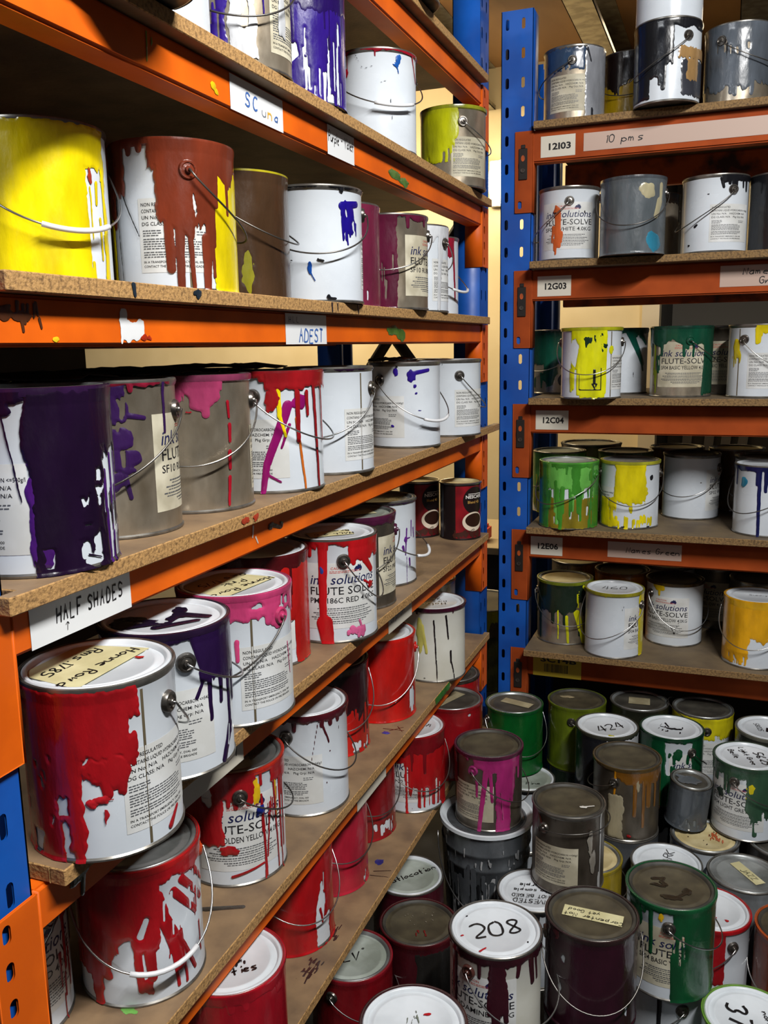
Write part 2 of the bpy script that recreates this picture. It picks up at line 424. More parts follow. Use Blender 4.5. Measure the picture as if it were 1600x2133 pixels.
def plate(name, width, z0, z1, holes, place, m, step=3.0):
    """perforated sheet; holes: prims in mm from its lower corner; place(x,y)->xyz arrays"""
    xs = np.arange(-step, width + 2 * step, step); ys = np.arange(z0 - step, z1 + 2 * step, step); X, Y = np.meshgrid(xs, ys)
    F = np.minimum(np.minimum(X, width - X), np.minimum(Y - z0, z1 - Y))
    for cx, cy0, cy1, w in holes:
        F = np.minimum(F, np.hypot(X - cx, Y - np.clip(Y, cy0, cy1)) - w)
    a, b, f, t = iso(xs, ys, F); return place(a / 1000, b / 1000), t, 0


def upright(parent, fx, fy, ax, inn, width, zt, depth, m=M_blue, slots=True, z_first=30, zb=0.):
    """channel post: face corner (fx,fy), face runs along ax, flanges run along inn"""
    ax = Vector(ax); inn = Vector(inn); W_ = width * 1000; P = []
    h = [(c, z_first + 74.5 * k - 9, z_first + 74.5 * k + 9, 5.0) for k in range(60) for c in (W_ * .19, W_ * .69)] if slots else []
    h = [q for q in h if q[1] > zb * 1000 + 5 and q[2] < zt * 1000 - 18]
    for off in (0., .0022):
        P.append(plate('f', W_, zb * 1000, zt * 1000, h, lambda a, b, off=off: np.stack([fx + ax.x * a + inn.x * off, fy + ax.y * a + inn.y * off, b], 1), m))
    bm = bmesh.new(); ends = []
    for s in (0, width - .002):
        p = Vector((fx, fy, 0)) + ax * s; q = p + ax * .002 + inn * depth
        add_box(bm, min(p.x, q.x), max(p.x, q.x), min(p.y, q.y), max(p.y, q.y), zb, zt)
        p = Vector((fx, fy, 0)) + ax * (s if s == 0 else width - .018) + inn * (depth - .002); q = p + ax * .018 + inn * .002
        add_box(bm, min(p.x, q.x), max(p.x, q.x), min(p.y, q.y), max(p.y, q.y), zb, zt)
    bmesh.ops.triangulate(bm, faces=bm.faces); bm.verts.index_update()
    P.append((np.array([v.co[:] for v in bm.verts]), np.array([[v.index for v in f.verts] for f in bm.faces]), 0)); bm.free()
    v, t, mi = merge(P); return obj('upright', raw_mesh('upright', v, t, [m], mi, smooth=False), parent)


def beam_mesh(L, h, dep, m):     # step beam along +x, front face at y=0, top at z=0
    bm = bmesh.new(); pr = [(0, 0), (0, -h), (dep, -h), (dep, -.022), (dep * .55, -.022), (dep * .55, 0)]
    a = [bm.verts.new((0, y, z)) for y, z in pr]; b = [bm.verts.new((L, y, z)) for y, z in pr]; n = len(pr)
    bm.faces.new(a); bm.faces.new(b[::-1])
    for i in range(n): bm.faces.new((a[i], b[i], b[(i + 1) % n], a[(i + 1) % n]))
    bmesh.ops.bevel(bm, geom=[e for e in bm.edges if abs(e.verts[0].co.x - e.verts[1].co.x) > .1], offset=.004, segments=3, affect='EDGES')
    return bm_mesh('beam', bm, m, smooth=False)


def connector_mesh(h, w, dep, side, m, style):
    """L-shaped end plate: face leg at y=-.003 spanning x 0..side*w, return leg along +y at x=0"""
    holes = []
    H_ = h * 1000; W_ = w * 1000
    ks = [.12, .38, .64, .88] if style == 'left' else [.80, .22 * 0 + .06]
    P = []
    for off in (-.0035, -.001):
        hh = [(W_ * (.72 if side < 0 else .28), H_ * k - 5, H_ * k + 5, 5.5) for k in (([.1, .36, .62, .88]) if style == 'left' else [.10, .58])]
        P.append(plate('c', W_, 0, H_, hh, lambda a, b, off=off: np.stack([side * a, np.full(len(a), off), b - h], 1), m, step=2.0))
    bm = bmesh.new(); add_box(bm, 0, side * -.003, -.0035, dep, -h, 0); add_box(bm, side * w - .001, side * w, -.0035, -.001, -h, 0)
    bmesh.ops.triangulate(bm, faces=bm.faces); bm.verts.index_update()
    P.append((np.array([v.co[:] for v in bm.verts]), np.array([[v.index for v in f.verts] for f in bm.faces]), 0)); bm.free()
    v, t, mi = merge(P); return raw_mesh('connector', v, t, [m], mi, smooth=False)


def clip_mesh():
    bm = bmesh.new(); add_box(bm, 0, .024, -.007, -.0035, -.082, 0); add_box(bm, .006, .018, -.0055, -.0035, 0, .010)
    bmesh.ops.bevel(bm, geom=list(bm.edges), offset=.0012, segments=1, affect='EDGES')
    for f in bm.faces: f.material_index = 0
    n = 12
    for zc, r, mi, dy in ((-.058, .0058, 1, -.0095), (-.026, .0052, 2, -.0073)):
        c = [bm.verts.new((.012 + r * math.cos(2 * math.pi * i / n), dy, zc + (1.6 if mi == 2 else 1) * r * math.sin(2 * math.pi * i / n))) for i in range(n)]
        d = [bm.verts.new((v.co.x, -.0065, v.co.z)) for v in c]; bm.faces.new(c).material_index = mi
        for i in range(n): bm.faces.new((c[i], c[(i + 1) % n], d[(i + 1) % n], d[i])).material_index = mi
    return bm_mesh('safety_clip', bm, [M_clip, M_ear, M_worn])


def sticker(parent, x0, x1, z0, z1, m, texts=(), corner=None, ragged=None, name='shelf_label', bars=None):
    """sheet stuck on a beam face (beam space: x along, z up, y=0 face)"""
    P = []
    if ragged:
        v, t = flat_patch(ragged, 0, (x1 - x0) * 1000, 0, (z1 - z0) * 1000, 5, step=1.5)
        P.append((np.stack([x0 + v[:, 0], -.0006 - v[:, 2] * .3, z1 + v[:, 1]], 1), t, 0))
    else:
        v, t = rect2d(x0, x1, z0, z1, 4); P.append((np.stack([v[:, 0], np.full(len(v), -.0008), v[:, 1]], 1), t, 0))
    for vv, tt, dx, dz, mi in texts:
        P.append((np.stack([x0 + (vv[:, 0] + dx) / 1000, np.full(len(vv), -.0012), z0 + (vv[:, 1] + dz) / 1000], 1), tt, mi + 1))
    v, t, mi = merge(P); return obj(name, raw_mesh(name, v, t, [m, M_marker, mat('blue_marker', '#3a63a8', rough=.5), mat('yellow_marker', '#d9a93c', rough=.5), mat('faded_marker', '#6d7480', rough=.5)], mi, smooth=False), parent)


def stain(parent, prims, x0, z0, w, h, c, seed=1, name='paint_stain'):
    r = flat_patch(prims, 0, w, 0, h, seed, step=1.6, thick=.0005)
    if r is None: return
    v, t = r; return obj(name, raw_mesh(name, np.stack([x0 + v[:, 0], -.0006 - v[:, 2], z0 + v[:, 1]], 1), t, [ink(c)]), parent)


BEAM = {}


def beam(rack, key, loc, rz, L, h, dep, m, ends, ch, cw, style, clip=False):
    b = obj('beam', cached(('beam', L, h, m.name), lambda: beam_mesh(L, h, dep, m)), rack); b.location = loc; b.rotation_euler = (0, 0, rz)
    for s, x in ends:
        c = obj('connector', cached(('conn', style, s, ch, cw, m.name), lambda: connector_mesh(ch, cw, dep, s, m, style)), b); c.location = (x, 0, 0)
        if clip: k = obj('safety_clip', cached(('clip',), clip_mesh), b); k.location = (x + s * cw * .5 - .014, 0, -.045)
    BEAM[key] = b; return b


# left rack: faces +x; beam space x runs along +y
LX = -.022; Y0, Y1 = .645, 2.44
rk = thing('pallet_rack', 'long pallet rack on the left with blue posts and seven orange beam levels', 'rack', (LX, Y0, 0))
rk_off = Vector((-LX, -Y0, 0))


def at_rack(o, off): o.location = Vector(o.location) + off; return o


for yy in (Y0 - .09, Y1):
    at_rack(upright(rk, LX - .004, yy, (0, 1, 0), (-1, 0, 0), .09, 2.92, .075), rk_off)
    at_rack(upright(rk, LX - .50, yy, (0, 1, 0), (1, 0, 0), .09, 2.92, .075, slots=False), rk_off)
M_brace = mat('grey_brace_steel', '#4a4336', rough=.5, metal=.4)
for (xa, za, xb, zb) in ((-.10, 1.93, -.44, 1.45), (-.44, 1.83, -.12, 1.40), (-.10, .95, -.44, .5), (-.44, 2.75, -.1, 2.3)):
    v, tt = tube([(xa, Y1 + .045, za), (xb, Y1 + .045, zb)], .017, 4); at_rack(obj('brace', raw_mesh('brace', v, tt, [M_brace], smooth=False), rk), rk_off)
for k, z in Z.items():
    b = beam(rk, k, (0, 0, z - TB - .0006), math.pi / 2, Y1 - Y0, .050, .045, M_orange if k not in 'E' else M_orange, ((-1, 0.), (1, Y1 - Y0)), .158, .062, 'left')
    b2 = beam(rk, k + 'rear', (-.435, 0, z - TB - .0006), math.pi / 2, Y1 - Y0, .050, .035, M_worn, (), .158, .06, 'left')
# right rack: faces -y; beam space x runs along +x
RX, RY = -.001, 2.57
rr_ = thing('pallet_rack', 'pallet rack on the right with five beam levels and black safety clips', 'rack', (RX, RY, 0))
rr_off = Vector((-RX, -RY, 0))
for xx in (RX, RX + 1.95):
    at_rack(upright(rr_, xx, RY, (1, 0, 0), (0, 1, 0), .088, 2.495, .07, z_first=1.8), rr_off)
    at_rack(upright(rr_, xx, RY + .56, (1, 0, 0), (0, -1, 0), .075, 2.495, .06, slots=False), rr_off)
for k, z in ZR.items():
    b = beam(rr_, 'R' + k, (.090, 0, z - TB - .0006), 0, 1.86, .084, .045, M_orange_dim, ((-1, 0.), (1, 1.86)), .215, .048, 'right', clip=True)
    beam(rr_, 'R' + k + 'rear', (.090, .525, z - TB - .0006), 0, 1.86, .084, .035, M_worn, (), .2, .05, 'right')
# boards
for (k, z), (lab, y0, y1, xo) in zip(Z.items(), (('chipboard shelf board of the left rack, topmost, just under the frame edge', .66, 2.427, 0), ('chipboard shelf board under the glossy purple can and the white can with red rim', .655, 2.468, 0), ('chipboard shelf board under the yellow and the rust-brown cans', .66, 2.452, 0), ('chipboard shelf board above the HALF SHADES sign', .628, 2.566, 0), ('chipboard shelf board under the big red can with a taped lid', .662, 2.43, .004), ('chipboard shelf board under the white can and the red-coated cans, green patch on its edge', .655, 2.46, 0), ('lowest chipboard shelf board of the left rack, stained dark, above the floor cans', .655, 2.46, .008))):
    bm = bmesh.new(); ya, yb = max(y0, .652), min(y1, 2.436); pl_ = [(-.475, ya), (-.475, yb), (-.016, yb), (-.016, y1 + .0004), (xo, y1 + .0004), (xo, y0 - .0004), (-.016, y0 - .0004), (-.016, ya)]
    lo_ = [bm.verts.new((x, y, z - TB)) for x, y in pl_]; hi_ = [bm.verts.new((x, y, z)) for x, y in pl_]; bm.faces.new(lo_); bm.faces.new(hi_[::-1])
    for i in range(8): bm.faces.new((lo_[i], lo_[(i + 1) % 8], hi_[(i + 1) % 8], hi_[i]))
    bmesh.ops.recalc_face_normals(bm, faces=bm.faces)
    bmesh.ops.bevel(bm, geom=list(bm.edges), offset=.0012, segments=1, affect='EDGES')
    for f in bm.faces: f.material_index = 1 if abs(f.normal.z) > .8 else 0
    o = obj('shelf_board', bm_mesh('shelf_board', bm, [M_chip, M_chiptop])); tag(o, lab, 'shelf', 'chipboard shelves of the left rack'); BEAM['board' + k] = o
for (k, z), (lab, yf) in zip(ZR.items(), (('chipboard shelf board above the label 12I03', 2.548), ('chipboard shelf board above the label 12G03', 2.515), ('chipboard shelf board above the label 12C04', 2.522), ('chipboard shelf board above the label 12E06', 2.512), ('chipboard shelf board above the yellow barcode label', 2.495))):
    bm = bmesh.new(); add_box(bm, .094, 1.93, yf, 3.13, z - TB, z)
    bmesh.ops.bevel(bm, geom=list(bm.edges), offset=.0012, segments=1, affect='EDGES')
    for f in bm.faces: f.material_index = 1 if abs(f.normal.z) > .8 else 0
    o = obj('shelf_board', bm_mesh('shelf_board', bm, [M_chipdark, M_chiptopdark])); tag(o, lab, 'shelf', 'chipboard shelves of the right rack'); BEAM['boardR' + k] = o


# signs on the beams
def T2(s, cap, bold=0.): return text2d(s, cap, 0, bold)


def L_(y): return y - Y0


M_sign = mat('white_sign_paper', '#d9dbdc', rough=.5); M_sign2 = mat('white_id_label', '#c9c3b4', rough=.55); M_vinyl = mat('pale_tape', '#b59c8e', rough=.45); M_ybar = mat('yellow_id_label', '#b8a12a', rough=.55)
sticker(BEAM['D'], L_(.672), L_(.835), -.0495, -.001, M_sign, [(*hand2d('HALF SHADES', 17, 2.5, 3, gap=6.0, sx=.62), 38, 18, 0), (*hand2d('^', 9, .9, 5), 50, 6, 0)])
sticker(BEAM['C'], L_(1.257), L_(1.409), -.0495, -.002, M_sign, [(*hand2d('ADEST', 21, 3.0, 6, gap=5.4), 46, 3, 1), (*hand2d('HLL', 9, 1.4, 8, gap=9), 12, 34, 3)])
sticker(BEAM['B'], L_(1.12), L_(1.274), -.0495, -.004, M_sign, [(*hand2d('SC', 19, 2.6, 6, gap=7), 40, 12, 1), (*hand2d('u', 16, 1.4, 8, gap=6), 88, 10, 3), (*hand2d('n', 18, 2.4, 9, gap=6), 106, 10, 2), (*hand2d('a', 15, 2.2, 10, gap=6), 126, 10, 1)])
sticker(BEAM['B'], L_(1.435), L_(1.55), -.049, -.002, M_sign, [(*hand2d('Purple - Violet', 17, 2.3, 7, gap=4.6, sx=.62), 4, 22, 0)])
sticker(BEAM['A'], L_(1.36), L_(1.52), -.050, -.002, M_sign, [(*hand2d('V', 16, 3, 6), 110, 28, 1)])
sticker(BEAM['E'], L_(.90), L_(1.07), -.0495, -.002, M_sign2, [(*hand2d('O', 22, 2.2, 6), 118, 14, 0), (*hand2d('l', 24, 2.2, 6), 146, 14, 0)])
sticker(BEAM['E'], L_(1.68), L_(1.83), -.0495, -.001, M_sign2, [(*hand2d('Orphan', 18, 2.6, 9), 14, 20, 3), (*hand2d('6', 15, 1.8, 9), 130, 26, 1)])
sticker(BEAM['F'], L_(1.49), L_(1.65), -.049, -.002, M_sign2, [(*hand2d('#'.replace('#', '8'), 14, 2.2, 4), 90, 24, 1)])
sticker(BEAM['C'], L_(.845), L_(.90), -.049, -.008, M_sign, ragged=[('f', 4, 48, 12, 37), ('b', 12, 6, 7, 10)], name='torn_label')
P_ = lambda *a: a
stain(BEAM['C'], [P_('b', 18, 8, 7, 4), P_('b', 30, 10, 5, 3)], L_(.875), -.032, 50, 20, '#d43a1c', 3)
stain(BEAM['C'], [P_('b', 10, 10, 5, 3)], L_(.735), -.032, 30, 20, '#e0c020', 4)
stain(BEAM['C'], [P_('b', 20, 12, 14, 8), P_('b', 45, 16, 14, 6), P_('s', 0, 70, 2, 20, 9, 14, 2)], L_(.655), -.005, 80, 44, '#55301c', 5)
stain(BEAM['C'], [P_('b', 40, 14, 38, 10), P_('b', 86, 22, 26, 12)], L_(1.70), -.010, 130, 40, '#3f6b2a', 6)
stain(BEAM['B'], [P_('b', 40, 16, 36, 9), P_('b', 100, 22, 30, 8)], L_(1.72), -.014, 150, 34, '#4f7a34', 8)
stain(BEAM['B'], [P_('b', 12, 9, 7, 6), P_('b', 20, 16, 5, 3)], L_(1.065), -.022, 34, 26, '#e2c414', 2)
stain(BEAM['B'], [P_('d', 6, 2, 4, 34, 1.2), P_('b', 14, 10, 2, 6)], L_(.93), -.006, 26, 40, '#7c8a2c', 3)
stain(BEAM['D'], [P_('b', 14, 12, 10, 5), P_('d', 20, 12, 44, 20, 3), P_('b', 48, 16, 6, 5)], L_(1.17), -.008, 66, 30, '#2c1a14', 9)
stain(BEAM['D'], [P_('d', 10, 3, 6, 18, 2), P_('d', 16, 20, 22, 30, 1.6)], L_(1.12), -.008, 34, 38, '#d8c8c0', 4)
stain(BEAM['E'], [P_('b', 18, 14, 16, 10), P_('d', 30, 4, 24, 40, 4)], L_(.69), -.004, 60, 46, '#3a2012', 4)
for k, s, z_, yl, b2 in (('I', '12I03', 0, .022, 0), ('G', '12G03', 0, .018, 0), ('C', '12C04', 0, .018, 0), ('E', '12E06', 0, .008, 0)):
    v, t = T2(s, 17, .03); w = v[:, 0].max() - v[:, 0].min(); v = np.stack([v[:, 0] * 60 / w, v[:, 1]], 1)
    sticker(BEAM['R' + k], yl, yl + .094, -.073, -.018, M_sign2, [(v, t, 17, 19, 0)])
sticker(BEAM['RI'], .138, .80, -.066, -.020, M_vinyl, [(*hand2d('10 pms', 20, 2.3, 3, gap=5.6), 56, 16, 0)], name='shelf_label')
sticker(BEAM['RG'], .50, .80, -.066, -.012, M_vinyl, [(*hand2d('Names no', 17, 2.3, 3, gap=5.2), 56, 30, 0), (*hand2d('Greys', 17, 2.3, 5, gap=5.2), 96, 6, 0)], name='shelf_label')
sticker(BEAM['RE'], .232, .435, -.066, -.020, M_vinyl, [(*hand2d('Names Green', 16, 2.0, 3, gap=5.0), 52, 16, 0)], ragged=None)
v, t = T2('SC14B', 17, .03); w = v[:, 0].max() - v[:, 0].min(); v = np.stack([v[:, 0] * 108 / w, v[:, 1]], 1); TX = [(v, t, 22, 46, 0)]; rnd = random.Random(2); x = 34.
while x < 104: q = rnd.choice((1, 1.6, 2.4)); vv, tt = rect2d(0, q, 0, 26); TX.append((vv, tt, x, 14, 0)); x += q + rnd.choice((1, 1.5, 2.2))
sticker(BEAM['RS'], .020, .165, -.082, -.012, M_ybar, TX)


def board_stain(key, prims, x, y, w, h, c, seed, front=False, z=None):
    b = BEAM['board' + key]; r = flat_patch(prims, 0, w, 0, h, seed, step=1.8, thick=.0004)
    if r is None: return
    v, t = r; zz = Z[key] if z is None else z
    if front: P = np.stack([np.full(len(v), x + .0004) + v[:, 2], y + v[:, 0], zz + v[:, 1]], 1); t = t[:, ::-1]
    else: P = np.stack([x - v[:, 1] * 0 + v[:, 0], y - v[:, 1], zz + v[:, 2] + .0002], 1); t = t[:, ::-1]
    obj('paint_stain', raw_mesh('paint_stain', P, t, [ink(c)]), b)


for a in (('F', [P_('f', 2, 120, 0, 19)], .0005, 1.93, 125, 19, '#2f7a2c', 3, True), ('F', [P_('b', 14, 10, 10, 6)], -.05, .93, 30, 22, '#49a02c', 3), ('F', [P_('d', 4, 3, 60, 30, 5)], -.09, 1.03, 66, 40, '#3a322a', 5),
          ('F', [P_('b', 12, 10, 9, 7)], -.055, 1.70, 26, 20, '#2c3f96', 4), ('F', [P_('d', 3, 10, 50, 14, 1.2), P_('d', 20, 4, 44, 30, 1.1), P_('d', 30, 30, 50, 6, 1)], -.06, 1.72, 60, 36, '#3c1a1a', 5), ('F', [P_('b', 12, 8, 10, 6)], -.02, .80, 26, 18, '#4aa030', 6), ('F', [P_('b', 20, 10, 14, 5)], -.08, .81, 44, 20, '#6aa64a', 7),
          ('G', [P_('b', 14, 16, 9, 12)], -.05, 1.62, 30, 34, '#27307e', 2), ('G', [P_('d', 4, 4, 44, 10, 1), P_('d', 6, 20, 40, 34, 1.2)], -.04, 1.58, 50, 40, '#2a1c1a', 3), ('G', [P_('b', 26, 22, 22, 9), P_('b', 14, 60, 11, 10), P_('d', 30, 10, 16, 60, 5)], -.10, 1.17, 56, 80, '#2a2430', 5), ('G', [P_('s', 0, 30, 0, 60, 26, 14, 2.)], -.045, 1.24, 34, 80, '#3a2a26', 6), ('G', [P_('s', 0, 26, 0, 40, 16, 14, 2.)], -.045, 1.36, 30, 60, '#3a2a26', 8),
          ('G', [P_('b', 10, 8, 5, 4)], -.06, 1.05, 20, 16, '#4a1818', 7), ('E', [P_('b', 8, 6, 5, 3)], -.02, .84, 20, 12, '#8c2020', 7), ('D', [P_('b', 20, 9, 10, 5), P_('b', 50, 10, 8, 5)], .0005, 1.05, 70, 18, '#a83a24', 8, True), ('C', [P_('d', 10, 2, 12, 14, 3), P_('b', 140, 6, 10, 5)], .0005, .84, 170, 18, '#22303c', 8, True), ('C', [P_('d', 6, 0, 7, 17, 2), P_('d', 30, 0, 31, 14, 1.2), P_('d', 120, 0, 121, 18, 1.5)], .0005, 1.38, 170, 18, '#1c2030', 9, True)):
    board_stain(*a)
# ------------------------------------------------------------------ paint can builder
RIM, RW, HC = .084, .0815, .193


M_bead = mat('tin_bead', '#8f8c86', rough=.32, metal=.8, col2='#6a665f', nscale=30)


def body_mesh(m, H, R):
    w = R - .0025
    return cached(('body', m.name, H, R), lambda: lathe('can_body', [(0, .003), (w - .006, .003), (w - .001, 0), (w + .0016, .0008), (w + .0018, .003), (w, .005), (w, H * .5), (w, H - .010), (R - .001, H - .0075), (R, H - .004), (R - .0006, H - .001), (R - .002, H), (R - .004, H - .001), (R - .005, H - .02)], [m, M_bead], zmat=[1, 1, 1, 1, 1, 0, 0, 1, 1, 1, 1, 1, 1]))


def lid_mesh(m, H, R, ring):
    return cached(('lid', m.name, ring.name, H, R), lambda: lathe('lid', [(0, H - .0055), (R - .026, H - .0055), (R - .024, H - .0042), (R - .021, H - .0042), (R - .019, H - .0055), (R - .0125, H - .0058), (R - .0105, H - .0015), (R - .009, H - .0004), (R - .0065, H - .0004), (R - .0045, H - .0025), (R - .0042, H - .006)], [m, ring], zmat=[0] * 5 + [1] * 5))


def rim_mesh(m, H, R):
    return cached(('rim', m.name, H, R), lambda: lathe('rim_bead', [(R - .0030, H - .0115), (R + .0006, H - .009), (R + .0012, H - .005), (R + .0008, H - .001), (R - .0015, H - .0002), (R - .0038, H - .0004), (R - .0048, H - .003)], [m]))


def ear_mesh(m):
    def f():
        return lathe('handle_ear', [(0, .0085), (.0035, .0085), (.0042, .0075), (.0042, .0045), (.0075, .004), (.0090, .0055), (.0112, .0055), (.0125, .003), (.0130, 0)], [m], seg=24)
    return cached(('ear', m.name), f)


FACE = -math.pi / 2


def fit_text(s, cap, width, x, z, shear=0., bold=0.):
    v, t = text2d(s, cap, shear, bold); w = v[:, 0].max() - v[:, 0].min(); q = min(1.15, width / w) if width else 1.
    return place2d(np.stack([v[:, 0] * q, v[:, 1]], 1), x, z), t


AUS = [(0, 3), (1.5, 5), (3, 6.3), (4.2, 5.6), (4.6, 7), (5.8, 8), (6.6, 7.3), (7, 6), (7.8, 6.4), (8.2, 8.3), (9, 6), (10.2, 4.6), (10.6, 3), (9.6, 1), (8, 0), (7, 1.2), (6, 2), (4, 1.6), (1.8, .6), (.5, .9)]


def dashes(x0, x1, z, h, rnd):
    V = []; T = []; x = x0
    while x < x1 - 2:
        w = min(rnd.uniform(2, 6.5), x1 - x); n = len(V); V += [(x, z), (x + w, z), (x + w, z + h), (x, z + h)]; T += [(n, n + 1, n + 2), (n, n + 2, n + 3)]; x += w + rnd.uniform(.7, 1.4)
    return np.array(V), np.array(T)


def ink_lettering(title, sep, R):
    P = []
    for s, c, w, z, m, sh in (('CAUTION', 4.6, 38, 138, 2, 0), ('ink solutions', 18, 132, 111, 1, .22), ('FLUTE%sSOLVE' % sep, 15, 134, 91.5, 0, 0), (title, 10.2, 134, 76, 0, 0)):
        v, t = fit_text(s, c, w, 0, z, sh, .004); v[:, 0] += {'CAUTION': -24}.get(s, -64); P.append((v, t, m))
    rnd = random.Random(len(title))
    for z, a, b in ((65, -50, 50), (57, -58, 58), (49, -62, 62), (41, -34, 46)): P.append((*dashes(a, b, z, 1.7, rnd), 3)); P.append((*dashes(a + 5, b - 8, z - 3.4, 1.2, rnd), 3))
    for z in (134, 131.5): P.append((*dashes(-26, 34, z, 1.0, rnd), 2))
    a = np.array(AUS) * 1.65 + (20, 131); c = a.mean(0); n = len(a)
    P.append((np.vstack([a, c]), np.array([(i, (i + 1) % n, n) for i in range(n)]), 1))
    return bake(P, R + .0006, 'lettering', [M_black, M_navy, M_redprint, M_grey])


def haz_lettering(R):
    P = []
    for s, c, w, z in (('NON REGULATED', 4.6, 46, 108), ('CONTAINS LIQUID HYDROCARBON <=540g/l', 4.6, 106, 100), ('UN No: N/A    HAZCHEM: N/A', 4.6, 92, 92), ('DG CLASS: N/A    Pkg Grp: N/A', 4.6, 92, 84), ('IN A TRANSPORT EMERGENCY, DIAL 000', 3.0, 80, 37), ('CONTACT THE POLICE OR FIRE BRIGADE', 3.0, 80, 31.5)):
        v, t = fit_text(s, c, w, -50, z, 0, .002); P.append((v, t, 0))
    rnd = random.Random(4)
    for z, b in ((77, -24), (74, -24), (71, -28), (66.5, 20), (63.5, 28), (60.5, 28), (57.5, 26), (54.5, 28), (50, 30), (47, 32), (44, 20)): P.append((*dashes(-49, b, z, 1.25, rnd), 1))
    P.append((*dashes(22, 40, 76, 1.2, rnd), 1)); P.append((*dashes(22, 40, 72.5, 1.2, rnd), 1))
    return bake(P, R + .0006, 'lettering', [M_black, M_grey])


def bake(P, R, name, mats):
    v, t, mi = merge([(np.c_[q[0], np.zeros(len(q[0]))], q[1], q[2]) for q in P])
    return raw_mesh(name, wrap(v, R, 0), t, mats, mi, smooth=False)


def paper_mesh(kind, m, R):
    d = dict(ink=(-75, 75, 28, 150), haz=(-54, 58, 25, 118))[kind]; v, t = rect2d(*d, n=36)
    return raw_mesh('paper_label', wrap(v, R + .0003, 0), t, [m])


def wire(phi, drop, out, H, R, bend=0.):
    pts = []; re = R + .006; ze = H - .040
    for i in range(33):
        q = -90 + 180 * i / 32; c = math.cos(math.radians(q)); a = FACE + math.radians(phi + q)
        r = re + out * c + .0015; z = ze - drop * (c ** .85 if c > 1e-6 else 0) + bend * math.sin(math.radians(q * 2)) * .01
        pts.append((r * math.cos(a), r * math.sin(a), z))
    a0, a1 = (FACE + math.radians(phi + s * 90) for s in (-1, 1))
    return [((R - .001) * math.cos(a0), (R - .001) * math.sin(a0), ze)] + pts + [((R - .001) * math.cos(a1), (R - .001) * math.sin(a1), ze)]


